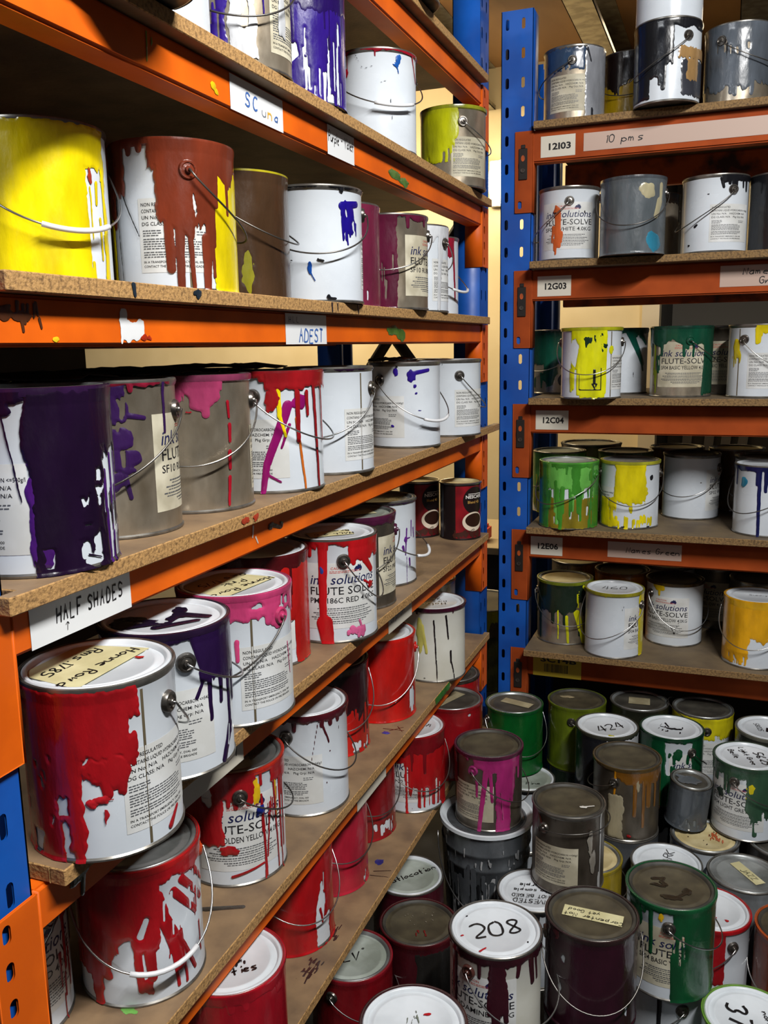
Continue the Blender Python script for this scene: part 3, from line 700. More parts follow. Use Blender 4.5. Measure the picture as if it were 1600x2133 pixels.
def can(key, label, body='w', lid='w', coats=(), labels=(), bail=None, rim=None, seam=None, write=(), tape=None, lidmarks=(), group=None, pos=None, ring=None, tilt=None, earcol=None, name='paint_can', cat='paint can', dark=False):
    x, y, z, R, H = pos or POS[key]
    d = math.hypot(x - CAM.x, y - CAM.y); rz = math.atan2(CAM.y - y, CAM.x - x) + math.pi / 2
    t = thing(name, label, cat, (x, y, z), rz, group)
    if tilt: t.rotation_euler = (math.radians(tilt[0]), math.radians(tilt[1]), rz)
    bm_ = dict(w=M_white, a=M_cream, t=M_tin, d=M_dtin).get(body) or ink(body)
    w = R - .0025
    obj('can_body', body_mesh(bm_, H, R), t)
    lm = LIDM.get(lid) or ink(lid)
    rg = LIDM.get(ring) if ring else {'w': M_lidw, 'd': M_lidk}.get(lid, M_lidg)
    if ring and ring not in LIDM: rg = ink(ring)
    lo = obj('lid', lid_mesh(lm, H, R, rg), t)
    if rim: obj('rim_bead', rim_mesh(ink(rim), H, R), t)
    sd = sum(ord(c) * (i + 3) for i, c in enumerate(key))
    if seam is not None:
        v, tt = rect2d(-1.6, 1.6, 6, H * 1000 - 12, 1); so = obj('side_seam', cached(('seam', R, H), lambda: raw_mesh('side_seam', wrap(v, w + .0003, 0), tt, [M_seam])), t); so.rotation_euler = (0, 0, math.radians(seam))
    for k, phi, *v in labels:
        pm = M_agedpaper if dark or body in 'td' else M_paper
        lo_ = obj('paper_label', cached((k, pm.name, R), lambda: paper_mesh(k, pm, w)), t); lo_.rotation_euler = (0, 0, math.radians(phi))
        if k == 'ink': le = cached(('ink', v[0], R), lambda: ink_lettering(v[0], '-' if not v[0].startswith('PMS') else ' ', w))
        else: le = cached(('hazl', R), lambda: haz_lettering(w))
        obj('lettering', le, lo_)
    step = min(3.2, max(1.3, 1.25 * d)); K = w * 1000 * math.pi / 180
    for i, (c, prims) in enumerate(coats):
        xs = np.arange(-132 * K, 132 * K + step, step); ys = np.append(np.arange(0, H * 1000 - 8, step), [H * 1000 - 8., H * 1000 - 4.8])
        X, Y = np.meshgrid(xs, ys); F = field(X, Y, prims, sd + 31 * i, K)
        F[:, 0] = F[:, -1] = -1
        r = iso(xs, ys, F)
        if r is None: continue
        a, b, f, tt = r; an = FACE + a / 1000 / w; rr = w + .0009 + .0005 * i + .0009 * np.clip(f / 3, 0, 1) + .0016 * np.clip((14 - b) / 14, 0, 1) + .0017 * np.clip((b - H * 1000 + 8.5) / 2, 0, 1)
        obj('paint_coat', raw_mesh('paint_coat', np.stack([rr * np.cos(an), rr * np.sin(an), H - .004 - b / 1000], 1), tt, [ink(c)]), t)
    if bail:
        phi, drop, grip, out = bail[:4]; em = ink(earcol) if earcol else M_ear
        for s in (-90, 90):
            a = FACE + math.radians(phi + s); e = obj('handle_ear', ear_mesh(em), t)
            e.location = ((w - .0005) * math.cos(a), (w - .0005) * math.sin(a), H - .040); e.rotation_euler = (0, math.pi / 2, a)
        pts = wire(phi, drop / 1000, out / 1000, H, R, bail[4] if len(bail) > 4 else 0); v, tt = tube(pts, .0014, 6)
        b = obj('bail_handle', raw_mesh('bail_handle', v, tt, [M_steel if grip != 'k' else M_dwire]), t)
        if grip == 'g': v, tt = tube(pts[13:23], .0034, 10); obj('handle_grip', raw_mesh('handle_grip', v, tt, [M_grip]), b)
    zl = H - .0055
    if tape:
        dx, dy, tw, th, rot, *tm = tape; tmn = M_oldtape if tm else M_tape
        n = 14; v = np.array([(-tw / 2 + tw * i / n, s * th / 2) for i in range(n + 1) for s in (-1, 1)]); v = place2d(v, dx, dy, rot); r = np.hypot(v[:, 0], v[:, 1]); lim = R * 1000 - 11
        k = np.minimum(1, lim / np.maximum(r, 1e-6)); v *= k[:, None]
        tt = [q for i in range(n) for q in ((2 * i, 2 * i + 2, 2 * i + 3), (2 * i, 2 * i + 3, 2 * i + 1))]
        obj('masking_tape', raw_mesh('masking_tape', np.c_[v / 1000, np.full(len(v), zl + .0016)], tt, [tmn], smooth=False), lo)
    P = []
    for i, (s, h, dx, dy, rot, *pw) in enumerate(write):
        v, tt = hand2d(s, h, pw[0] if pw else max(1.3, h * .11), sd + i)
        P.append((np.c_[place2d(v, dx, dy, rot, True), np.zeros(len(v))], tt, 0))
    if P:
        v, tt, mi = merge(P); obj('handwriting', raw_mesh('handwriting', np.c_[v[:, :2] / 1000, np.full(len(v), zl + .0021)], tt, [M_marker], smooth=False), lo)
    for i, (c, prims) in enumerate(lidmarks):
        r = flat_patch(prims, -70, 70, -70, 70, sd + i * 7, step=max(1.3, d))
        if r:
            v, tt = r; v[:, 2] += zl + .0016 + .0003 * i; rr = np.hypot(v[:, 0], v[:, 1]); k = np.minimum(1, (R - .012) / np.maximum(rr, 1e-6)); v[:, :2] *= k[:, None]
            obj('paint_splash', raw_mesh('paint_splash', v, tt[:, ::-1], [ink(c)]), lo)
    return t


FULL = ('c', -131, 131, 200, 0, 0, 0, 0, 1)
# where every can stands: x, y, z of its base (radius, height)
POS=dict(
lB_dark=(-.018,.881,1.995),lB_whiteL=(-.095,1.042,1.995),lB_metal=(-.08,1.245,1.995),lB_purple=(-.08,1.445,1.995),lB_white=(-.086,1.834,1.995),lB_lime=(-.061,2.308,1.995),
lA_dark=(-.054,1.895,2.301),lC_yellow=(-.19,.933,1.683),lC_redox=(-.103,1.095,1.683),lC_brown=(-.129,1.309,1.683),lC_blot=(-.07,1.482,1.683),lC_maroon=(-.107,1.66,1.683),lC_maroontin=(-.068,1.847,1.683),
lC_white=(-.077,2.026,1.683),lC_reddrip=(-.118,2.253,1.683),lD_purple=(-.079,.761,1.381),lD_tinlabel=(-.113,.94,1.381),lD_tinpink=(-.108,1.124,1.381),lD_magenta=(-.078,1.311,1.381),
lD_hazard=(-.073,1.525,1.381),lD_violet=(-.077,1.959,1.381),lD_darkred=(-.18,2.365,1.381),lD_last=(-.052,2.229,1.381),lE_honne=(-.012,.757,1.08),lE_purplelid=(-.044,.928,1.08),
lE_pink=(-.042,1.101,1.08),lE_darkred=(-.118,1.314,1.08),lE_red186=(-.055,1.48,1.08),lE_tin=(-.09,1.678,1.08),lE_splash=(-.107,1.862,1.08),lE_coffee=(-.06,2.362,1.08,.058,.158),
lE_coffee2=(-.18,2.36,1.08,.058,.158),lF_ink186=(-.206,.765,.773),lF_redwhite=(-.092,.9,.773),lF_golden=(-.104,1.172,.773),lF_white=(-.089,1.403,.773),lF_darkred=(-.14,1.631,.773),
lF_red=(-.103,1.83,.773),lF_malina=(-.059,2.103,.773),lG_ties=(-.043,1.037,.507),lG_redwhite=(-.114,1.369,.507),lG_pinkred=(-.12,1.56,.507),lG_darkred=(-.134,1.767,.507),lG_red=(-.063,1.929,.507),
lG_big=(-.018,2.119,.507),lG_small=(-.075,2.3,.507),rI_tin=(.182,2.667,2.203),rI_yellowdark=(.326,2.778,2.203),rI_dark=(.436,2.57,2.203),rI_grey=(.606,2.66,2.203),rG_white=(.187,2.6,1.832),
rG_grey=(.366,2.522,1.832),rG_metal=(.386,2.816,1.832),rG_white2=(.567,2.6,1.832),rG_black=(.733,2.637,1.832),rC_greentin=(.126,2.819,1.457),rC_yellow=(.263,2.555,1.457),rC_teal=(.311,2.811,1.457),
rC_green=(.496,2.658,1.457),rC_tin=(.6,2.83,1.457),rC_white=(.7,2.637,1.457),rE_backtin=(.205,3.02,1.085,.1,.198),rE_greenback=(.134,2.819,1.085),rE_green=(.203,2.586,1.085),
rE_olive=(.335,2.853,1.085),rE_yellow=(.37,2.64,1.085),rE_lit1=(.48,3.001,1.085),rE_lit2=(.66,3.005,1.085),rE_white=(.532,2.828,1.085),rE_greyback=(.735,2.81,1.085),rE_bluedrip=(.734,2.63,1.085),
rS_backtin=(.185,2.9,.717),rS_orange=(.341,2.804,.717),rS_backwhite=(.472,2.926,.717),rS_greyback=(.625,2.95,.717),rS_olive=(.739,2.812,.717),rS_greentin=(.187,2.655,.717),
rS_s460=(.343,2.577,.717),rS_white=(.503,2.738,.717),rS_yellow=(.725,2.609,.717),f_P1=(.083,2.428,.386),f_P2=(.252,2.511,.386),f_P3=(.358,2.353,.386),f_P4=(.425,2.56,.386),
f_P5=(.6,2.565,.386),f_P6=(.525,2.395,.386),f_P7=(.77,2.471,.386),f_P8=(.716,2.278,.386),f_P9=(.429,2.181,.386),f_P11=(.623,2.201,.193),f_P12=(.54,2.047,.193),f_P13=(.714,2.059,.193),
f_P14=(.566,1.646,.386),f_P15=(.642,1.893,.193),f_P17=(.716,1.578,.193),f_P18=(.435,1.507,.386),f_P19=(.279,1.406,.386),f_P20=(.327,1.908,.386),f_P23=(.264,1.831,.193),f_P24=(-.026,1.793,.193),
f_P25=(.054,1.635,.193),f_P26=(-.042,1.489,.193),f_P27=(.214,1.142,.386),f_P28=(.134,2.358,.193),f_P16=(.816,1.885,.193),f_P29=(.357,2.013,.193),f_P30=(.805,2.231,.193),f_pail=(.112,1.993,.193,.115,.27),
f_P21=(.116,1.997,.455),f_P10=(.574,2.243,.394,.052,.12),lF_tin=(-.15,2.325,.773),lG_pinkback=(-.27,1.2,.507),rI_stack=(.436,2.57,2.396),lD_back0=(-.29,.84,1.381),lD_back1=(-.295,1.03,1.381),
lD_back2=(-.285,1.22,1.381),lD_back3=(-.27,1.42,1.381),)
POS={k:(v if len(v)==5 else v+(RIM,HC)) for k,v in POS.items()}
RED, DRED, BRED, PINK, MAG, VIO, PUR = '#b0141a', '#560d16', '#c41a16', '#d4487e', '#a8206e', '#2f177e', '#241038'
YEL, LIME, GRN, DGRN, APL, GOLD, GRY, BLK, RUST, BRN, MAR, TEAL = '#f1da08', '#b9bd14', '#0b5530', '#12382c', '#4a9a34', '#ecae1c', '#6f777d', '#17171b', '#74301c', '#45301f', '#5c1a34', '#0f5648'
WHT = '#dde0e4'; ORG = '#cf5a20'
gB, gC, gD, gE, gF, gG = ('paint cans on the %s of the left rack' % s for s in ('second shelf from the top', 'third shelf', 'HALF SHADES shelf', 'fifth shelf', 'sixth shelf', 'lowest shelf'))
gI, gRG, gRC, gRE, gRS = ('paint cans on the %s of the right rack' % s for s in ('top shelf', 'second shelf', 'third shelf', 'fourth shelf', 'bottom shelf'))
gFl = 'paint cans stacked on the floor'
R_ = lambda c, n=6, w=4, base=6, l=40: (c, [('c', -131, 131, base, 5, n, 4, l, w)])
# ---- left rack, top
can('lA_dark', 'dark can with a white paper label on the topmost visible board, cut by the frame', 'd', 'k', [('#2b1220', [('c', -131, 20, 200, 0, 0, 0, 0, 1)])], [('haz', 55)], group='paint cans on the top board of the left rack')
can('lB_dark', 'dark brown coated can far left on the second shelf, only its foot in frame', 'd', 'k', [('#2a1410', [FULL])], group=gB)
can('lB_whiteL', 'plain white can between the dark foot and the tin with purple stripes', 'w', 'w', [R_(MAR, 5)], group=gB)
can('lB_metal', 'tin can with purple stripes and a loose wire handle left of the glossy purple can', 't', 'k', [(VIO, [('f', -48, -8, 0, 185), ('-s', -40, -12, 60, 150, 9, 50, 2), ('s', 20, 40, 0, 60, 6, 80, 2.5)]), (WHT, [('f', -6, 22, 0, 178), ('f', 48, 60, 0, 140), ('-b', 10, 120, 6, 20)])], [('haz', 75)], bail=(5, 92, 'k', 4), group=gB)
can('lB_purple', 'glossy purple coated can with torn white gaps low on its side', 'w', 'k', [(VIO, [FULL, ('-b', -8, 118, 15, 20), ('-s', 8, 66, 60, 150, 20, 55, 2), ('-s', -60, 60, 162, 182, 16, 14, 3), ('-b', -55, 148, 5, 12)]), ('#241058', [('c', -131, 131, 50, 14, 14, 10, 60, 4)])], group=gB)
can('lB_white', 'clean white can with dried red along its rim and a white handle grip', 'w', 'w', [('#a01428', [('c', -131, 131, 2.5, 4, 6, 1, 14, 2), ('b', -46, 38, 7, 9), ('d', -44, 0, -44, 36, .8), ('d', 60, 0, 76, 50, 2)]), ('#1c56a8', [('b', 33, 17, 6, 7), ('b', 29, 27, 7, 4), ('d', 30, 30, 33, 44, 1.2)]), ('#20202a', [('d', -30, 6, -18, 36, .6), ('d', -18, 36, 0, 30, .6), ('d', 14, 58, 6, 62, .8), ('d', 20, 92, 22, 130, .6)])], [('haz', -92)], bail=(20, 72, 'g', 8), group=gB)
can('lB_lime', 'tin can with thick lime yellow drips and a printed label at the rack end', 't', 'g', [(LIME, [('f', -131, 2, 0, 130), ('c', -131, 9, 70, 30, 9, 20, 90, 6), ('-s', -60, 2, 90, 150, 8, 60, 3)]), (BLK, [('d', -30, 2, -30, 16, 2), ('b', -10, 32, 4, 2)])], [('haz', 34)], bail=(106, 60, 's', 4), rim='#8a8d20', group=gB)
# ---- left rack, third shelf
can('lC_yellow', 'bright yellow coated can with a white handle grip, left end of the third shelf', 'w', 'w', [(YEL, [('f', -131, 66, 0, 200), ('-f', 41, 58, 48, 186), ('-s', 40, 64, 30, 150, 6, 60, 3), ('s', 42, 62, 60, 160, 5, 60, 2)]), ('#a83a24', [('b', 44, 56, 3, 10)])], bail=(22, 88, 'g', 8), group=gC)
can('lC_redox', 'white can with thick rust brown drips over yellow and a printed label', 'w', 'w', [(YEL, [('f', 36, 131, 30, 200), ('f', -100, -72, 60, 200), ('b', 5, 78, 3, 12)]), (RUST, [('c', -131, -48, 62, 14, 3, 10, 60, 7), ('c', -60, -26, 8, 4, 2, 2, 8, 4), ('c', -22, 84, 46, 16, 5, 10, 40, 6), ('c', -16, 38, 112, 14, 5, 10, 50, 5), ('d', 4, 100, 3, 184, 5.5), ('d', 13, 120, 15, 186, 3), ('d', 29, 120, 28, 187, 6), ('d', 36, 110, 36, 168, 3), ('-b', 19, 80, 2.6, 14), ('-b', 20, 130, 4, 30)]), ('#20201c', [('d', -62, 66, -58, 180, .9), ('d', -50, 66, -34, 118, .9)])], [('haz', 4)], bail=(104, 78, 'k', 6), rim=RUST, earcol=RUST, seam=12, group=gC)
can('lC_brown', 'dark brown coated can with a yellow stained rim', 'w', 'g', [('#8f8a1c', [FULL]), (BRN, [('c', -40, 131, 200, 0, 0, 0, 0, 1), ('c', -131, 131, 60, 20, 8, 10, 100, 5), ('f', -131, 131, 6, 70), ('-b', 10, 150, 7, 26), ('-b', -6, 120, 4, 50)])], bail=(64, 66, 'k', 8), rim='#a89c1a', group=gC)
can('lC_blot', 'white can with a dark blue violet blot and a black wire handle', 'w', 'k', [('#1d0f86', [('b', 45, 52, 15, 26), ('d', 34, 30, 60, 24, 6), ('b', 38, 44, 8, 22), ('d', 40, 68, 42, 92, 2), ('s', 32, 58, 30, 70, 9, 26, 2.5), ('-b', 52, 62, 3, 9), ('-b', 40, 40, 2, 8)]), ('#14489a', [('b', -8, 132, 4, 11), ('d', -8, 136, -2, 154, 1)]), (BLK, [('d', 14, 182, 22, 182, 2.2), ('b', 13, 178, 3, 4), ('d', 2, 118, 8, 120, 2), ('b', -30, 118, 2.4, 1.2), ('b', 32, 5, 4, 5), ('c', -131, 131, 1.5, 2, 2, 1, 3, 2), ('b', -20, 66, 1, 2.5)])], [('haz', 108)], bail=(2, 74, 'k', 8), group=gC)
can('lC_maroon', 'dull maroon pink coated can between the blotted white can and the labelled tin', 'w', 'k', [('#73243f', [FULL, ('-s', 20, 70, 150, 180, 4, 20, 2)])], group=gC)
can('lC_maroontin', 'tin can coated maroon on its left half with a torn paper label', 't', 'k', [(MAR, [('f', -131, 12, 0, 200), ('c', -131, 70, 10, 8, 6, 4, 16, 5), ('-s', -14, 12, 60, 180, 6, 50, 2)])], [('ink', 76, 'SF10 RUBINE 4.0KG')], bail=(-6, 74, 's', 4), group=gC)
can('lC_white', 'white can with white dribbles over its printed label', 'w', 'w', [(WHT, [('c', -131, 131, 30, 10, 10, 10, 60, 5), ('d', 50, 20, 46, 180, 6)])], [('haz', 70)], bail=(152, 60, 's', 4), group=gC)
can('lC_reddrip', 'white can with crimson drips, last of the third shelf beside the blue post', 'w', 'w', [('#98102e', [('c', -131, 58, 40, 16, 9, 20, 120, 5), ('d', 54, 0, 62, 150, 4)])], bail=(60, 96, 'g', 16), group=gC)
# ---- left rack, HALF SHADES shelf
can('lD_purple', 'white can with a broad near-black purple band, first above the HALF SHADES sign', 'w', 'k', [('#4a1a72', [('f', -6, 8, 70, 176), ('s', 50, 80, 70, 170, 12, 50, 2.5)]), ('#1c0a26', [('f', -5, 54, 0, 189), ('c', -131, -4, 8, 5, 3, 4, 10, 3), ('b', -22, 12, 14, 12), ('d', -20, 14, -10, 110, .8), ('c', 40, 131, 60, 18, 5, 10, 50, 4), ('f', 50, 58, 60, 186), ('-b', 32, 166, 7, 11), ('-b', 40, 178, 14, 8), ('-b', 45, 162, 8, 12), ('d', 38, 150, 38, 172, 1), ('d', 48, 150, 49, 186, 1.6), ('d', 34, 172, 46, 178, .8), ('-f', 30, 37, 112, 120), ('-f', 46, 51, 104, 110), ('-f', 46, 51, 114, 122), ('-f', 47, 52, 86, 94), ('-f', 58, 84, 72, 186), ('s', 60, 80, 80, 170, 9, 20, 2), ('-s', 52, 60, 66, 120, 8, 24, 1.6), ('-f', 2, 8, 160, 180), ('-r', 32, 38, 140, 141.6)])], [('haz', -46)], rim='#2a1236', group=gD)
can('lD_tinlabel', 'stained tin can with purple smears and a label bearing a blue map mark', 't', 'k', [('#35194e', [('f', -131, 12, 0, 26), ('b', 2, 30, 16, 22), ('b', 4, 66, 20, 14), ('b', 8, 92, 22, 14), ('b', 0, 116, 12, 12), ('d', 8, 110, 12, 138, 3), ('-s', -12, 14, 4, 90, 9, 16, 2.5), ('d', 14, 38, 28, 42, 3), ('d', 50, 0, 50, 62, 2.4)]), ('#8c1c34', [('c', -60, 60, 3, 4, 3, 2, 6, 4)])], [('ink', 88, 'SF10 RUBINE 4.0KG')], bail=(-18, 92, 'k', 5, 1.), group=gD)
can('lD_tinpink', 'stained tin can with a dull pink drip running down from its rim', 't', 'k', [('#a33a62', [('c', -131, 29, 16, 5, 0, 0, 0, 4), ('b', 9, 18, 26, 24), ('d', 11, 26, 11, 50, 6.5), ('b', -16, 22, 10, 14)]), ('#a81426', [('d', 34, 34, 35, 56, 2), ('d', 35, 66, 35, 90, 2.4), ('d', 34, 104, 34, 128, 2.6), ('d', 33, 140, 31, 180, 2.2), ('b', -4, 46, 6, 1.2)])], [('haz', 108)], bail=(-6, 84, 's', 6), rim='#7c3350', group=gD)
can('lD_magenta', 'white can with red, magenta and yellow drips crossing its label', 'w', 'k', [('#8e1064', [('d', 17, 50, -8, 140, 7), ('d', -8, 140, -14, 186, 5), ('b', 30, 46, 14, 12), ('d', 18, 80, 8, 116, 2.2), ('d', -8, 158, 6, 170, 2)]), ('#d06a1e', [('d', 26, 70, 36, 183, 2)]), (YEL, [('d', 6, 8, 7, 66, 4), ('d', 7, 66, 13, 98, 2.4)]), ('#9a161c', [('c', -8, 90, 26, 8, 0, 5, 24, 5), ('b', 0, 40, 10, 18), ('d', -4, 30, -5, 58, 3), ('d', 28, 30, 28, 106, 3.8), ('d', 52, 20, 58, 182, 3), ('d', 40, 30, 41, 66, 3), ('d', 68, 20, 70, 110, 2), ('-b', 12, 40, 5, 9), ('c', -60, -8, 5, 4, 3, 3, 8, 3)])], [('haz', -24)], bail=(68, 72, 's', 8), rim='#8a161c', group=gD)
can('lD_hazard', 'clean white can with a hazard label and a purple stain at its left rim', 'w', 'k', [('#2a1030', [('b', -50, 6, 16, 20), ('c', -131, 131, 2, 2, 0, 0, 0, 1)]), (BLK, [('d', -38, 10, -22, 46, .6)])], [('haz', 57)], bail=(-20, 84, 's', 8), seam=45, group=gD)
can('lD_violet', 'white can with a violet smear across its upper middle and a straight handle grip', 'w', 'w', [('#2d1784', [('d', 8, 22, 40, 15, 4.5), ('b', 11, 28, 11, 13), ('b', -14, 18, 6, 8), ('b', 16, 50, 4, 4), ('b', 18, 66, 3, 3), ('b', -20, 138, 4, 4), ('d', 22, 104, 32, 106, 1)]), (BLK, [('b', -12, 6, 3, 2)])], [('haz', -42)], bail=(47, 92, 'g', 12), group=gD)
can('lD_darkred', 'dark red coated can half hidden between two white cans above the coffee tins', 'w', 'k', [('#5e1218', [FULL, ('-s', 20, 70, 130, 180, 9, 40, 2.5)])], bail=(60, 80, 'k', 8), group=gD)
can('lD_last', 'plain white can, last on the HALF SHADES shelf by the blue post', 'w', 'w', [(BLK, [('d', -12, 4, -8, 20, .6)])], [('haz', 48)], bail=(109, 86, 's', 4), group=gD)
for i, (c, l) in enumerate((('#1a0f16', 'black topped can in the back row behind the purple banded can'), ('#221016', 'black topped can in the back row behind the first stained tin'), ('#1c0d12', 'black topped can in the back row behind the pink dripped tin'), ('#180f14', 'black topped can in the back row behind the magenta dripped can'))):
    can('lD_back%d' % i, l, 'd', 'k', [(c, [FULL])], rim='#161014', group='black topped cans in the back row')
# torn black skins of dried ink lying on the cans of that shelf
for i, (x, y, s, lab) in enumerate(((-.20, .88, .11, 'torn black ink skin lying on the stained tin'), (-.20, 1.10, .12, 'torn black ink skin lying on the pink dripped tin'), (-.18, 1.33, .12, 'torn black ink skin lying on the magenta dripped can'), (-.10, 1.935, .055, 'small torn black ink skin lying on the violet smeared can'))):
    rnd = random.Random(i + 5); n = 26; v = []; t = []
    for j in range(n):
        a = 2 * math.pi * j / n; r = s * rnd.uniform(.72, 1.12)
        for k, (f, h) in enumerate(((0, .004), (.55, .006), (1, 0))): v.append((r * f * math.cos(a), r * f * math.sin(a), h + .006 * rnd.random() * f))
    for j in range(n):
        q = (j + 1) % n
        for k in range(2): a_, b_, c_, d_ = j * 3 + k, j * 3 + k + 1, q * 3 + k + 1, q * 3 + k; t += [(a_, b_, c_), (a_, c_, d_)]
    o = obj('ink_skin', raw_mesh('ink_skin', v, t, [mat('dry_ink_skin', '#17110f', rough=.5, bump=.4, bscale=40)])); o.location = (x, y, 1.381 + HC + .001); tag(o, lab, 'dried ink skin', 'dried ink skins')
    sm = o.modifiers.new('thickness', 'SOLIDIFY'); sm.thickness = .0015; sm.offset = 1
# ---- left rack, fifth shelf
can('lE_honne', 'large white can coated red on its left, with taped lid, nearest on the fifth shelf', 'w', 'w', [('#a3141c', [('f', -131, -18, 0, 190), ('f', -30, 27, 0, 34), ('f', -30, 19, 20, 74), ('b', 18, 70, 9, 18), ('b', 6, 92, 15, 22), ('b', -8, 88, 14, 16), ('d', 12, 90, 10, 112, 5), ('d', -2, 90, 0, 114, 6), ('d', 20, 70, 20, 86, 3), ('-b', -14, 104, 6, 10), ('-f', -36, -30, 118, 134), ('-f', -34, -31, 144, 176), ('-f', -34, -28, 180, 189), ('-f', -68, -56, 160, 186), ('-s', -80, -40, 60, 140, 6, 8, 1)]), ('#b81f28', [('b', -4, 118, 9, 5), ('b', -2, 138, 2, 9), ('b', -12, 122, 6, 5), ('d', 50, 176, 60, 160, 3.4)])], [('haz', 49)], bail=(147, 60, 's', 4, 1.), seam=30, tape=(-16, 10, 132, 86, 52), write=[('Honne Rowd', 15, 2, -8, 230, 2.0), ('Rms.1785', 15, -26, 18, 230, 2.0)], lidmarks=[('#b01a1a', [('b', 46, -8, 5, 3)])], group=gE)
can('lE_purplelid', 'white can with glossy purple running down its right side and a purple splashed lid', 'w', 'w', [('#27123e', [('c', -131, 24, 8, 5, 5, 2, 24, 3), ('d', 24, 0, 34, 60, 6), ('c', 28, 131, 66, 14, 3, 10, 60, 6), ('d', 38, 60, 38, 118, 3.2), ('d', 52, 60, 52, 100, 4), ('d', 66, 60, 66, 150, 5), ('d', 66, 140, 52, 180, 6), ('-d', 64, 140, 60, 164, 2), ('d', 24, 84, 31, 66, 2.4)])], [('haz', 0)], bail=(106, 50, 's', 6), rim='#23142e', seam=None, lidmarks=[('#1a0f26', [('b', -42, 8, 30, 26), ('d', -40, 22, 0, 18, 11), ('d', 0, 22, 18, -6, 8), ('b', 22, -26, 11, 14), ('d', 20, -10, 54, 10, 8), ('d', -10, 40, 40, 24, 6), ('d', 24, 0, 20, -40, 5), ('-b', -2, 16, 8, 9), ('-b', -30, 12, 6, 4)])], group=gE)
can('lE_pink', 'white can with a bright pink band under its rim and a tape covered lid', 'w', 'w', [('#cf4378', [('c', -131, 131, 32, 7, 5, 4, 14, 6), ('b', 46, 38, 12, 13), ('-b', 22, 14, 8, 4), ('-s', 50, 64, 6, 30, 5, 16, 3), ('d', 0, 62, 0, 90, 3), ('d', 62, 80, 66, 130, 1)])], [('haz', 40)], bail=(-40, 84, 'k', 5), earcol='#c23c6c', rim='#b43a68', seam=15, tape=(-14, 6, 128, 96, 52), write=[('Honne Rowd', 15, 14, -18, 226, 1.8), ('Pink', 15, 2, 6, 226, 1.8), ('Rms 1775', 15, -16, 26, 226, 1.8)], group=gE)
can('lE_darkred', 'white can with red and blood red drips squeezed behind the pink banded can', 'w', 'w', [('#c01b18', [('c', -131, 131, 110, 30, 10, 10, 70, 6), ('d', 20, 60, 20, 184, 5), ('f', 44, 131, 0, 186)]), ('#4c1014', [('c', -131, 131, 26, 10, 9, 10, 90, 4)])], [('ink', -10, 'PMS 186C RED 4.0KG')], rim='#4c1014', group=gE)
can('lE_red186', 'white can with a red strip and a large ink label above the word-marked beam', 'w', 'w', [('#b8161c', [('c', -131, 131, 6, 5, 4, 4, 12, 5), ('d', -12, 6, -14, 150, 7.5), ('d', -12, 150, -8, 190, 13), ('c', -60, -20, 16, 8, 3, 4, 16, 5), ('c', 20, 131, 34, 12, 3, 4, 20, 5), ('d', 36, 20, 58, 60, 7), ('b', 56, 88, 7, 7), ('d', 44, 78, 60, 92, 2)]), ('#cf5f8e', [('s', 18, 44, 160, 172, 14, 9, 4), ('d', 34, 150, 38, 166, 2)]), ('#23408c', [('b', -14, 52, 3, 6)])], [('ink', 14, 'PMS 186C RED 4.0KG')], bail=(104, 62, 's', 3, 3.), tape=(-4, -8, 84, 44, -162), write=[('HALL 2 C', 12, 4, -14, 192, 2), ('Bran', 12, 14, 12, 192, 1.8)], group=gE)
can('lE_tin', 'dull tin can with cream label and maroon rim before the purple splashed can', 'd', 'c', [('#4a1836', [('c', -131, 131, 14, 5, 3, 3, 8, 5)])], [('ink', 86, 'SF22 PROCESS 4.0KG')], bail=(-4, 72, 'k', 4), rim='#4a1836', earcol='#4a1836', tape=(0, 0, 80, 44, -160), group=gE, dark=False)
can('lE_splash', 'white can with thin purple splashes and a loose hanging handle, by the coffee tins', 'w', 'g', [('#6a2c90', [('d', 46, 60, 43, 120, 1.8), ('d', 42, 84, 54, 82, 1.6), ('b', 44, 86, 4, 7), ('d', 58, 44, 57, 80, 1.6), ('d', 64, 62, 66, 84, 2), ('d', 38, 100, 40, 110, 3), ('d', 52, 130, 53, 146, 2.4), ('d', 46, 124, 46, 188, 1)]), ('#30183a', [('c', -131, 131, 3, 3, 4, 2, 8, 2)])], bail=(70, 88, 'g', 22), group=gE)
# ---- left rack, sixth shelf
can('lF_ink186', 'white ink can partly hidden by the orange post bracket at the lower left', 'w', 'w', [('#a81a24', [('c', -131, 131, 4, 3, 4, 2, 10, 3), ('c', 58, 131, 60, 20, 5, 20, 100, 5), ('s', 50, 70, 60, 160, 10, 40, 1.6)])], [('ink', 22, 'PMS 186C RED 4.0KG')], bail=(-46, 70, 'k', 5), rim='#4e2018', group=gF)
can('lF_redwhite', 'white can with slanting red runs and a white handle grip, under the big red can', 'w', 'g', [('#ab141d', [('c', -131, 131, 22, 8, 6, 4, 20, 6), ('f', -131, 16, 0, 112), ('f', -131, -24, 0, 150), ('f', -52, -40, 100, 186), ('d', 4, 90, 6, 150, 7), ('d', 14, 40, 34, 150, 8), ('d', 22, 70, 52, 168, 3.5), ('d', 30, 40, 58, 90, 5), ('d', 40, 30, 70, 80, 5), ('d', 50, 16, 78, 60, 4), ('d', -6, 110, -4, 165, 5), ('d', 26, 100, 30, 176, 3), ('d', 36, 100, 40, 178, 2.4), ('s', 20, 70, 60, 140, 9, 30, 1.5), ('b', 2, 160, 7, 12), ('-b', -16, 112, 9, 22), ('-d', -2, 88, 4, 66, 4), ('-s', 20, 70, 24, 90, 14, 34, 2), ('-b', -26, 140, 6, 30)])], bail=(12, 92, 'g', 14), rim='#a81a1c', earcol='#c0401c', group=gF)
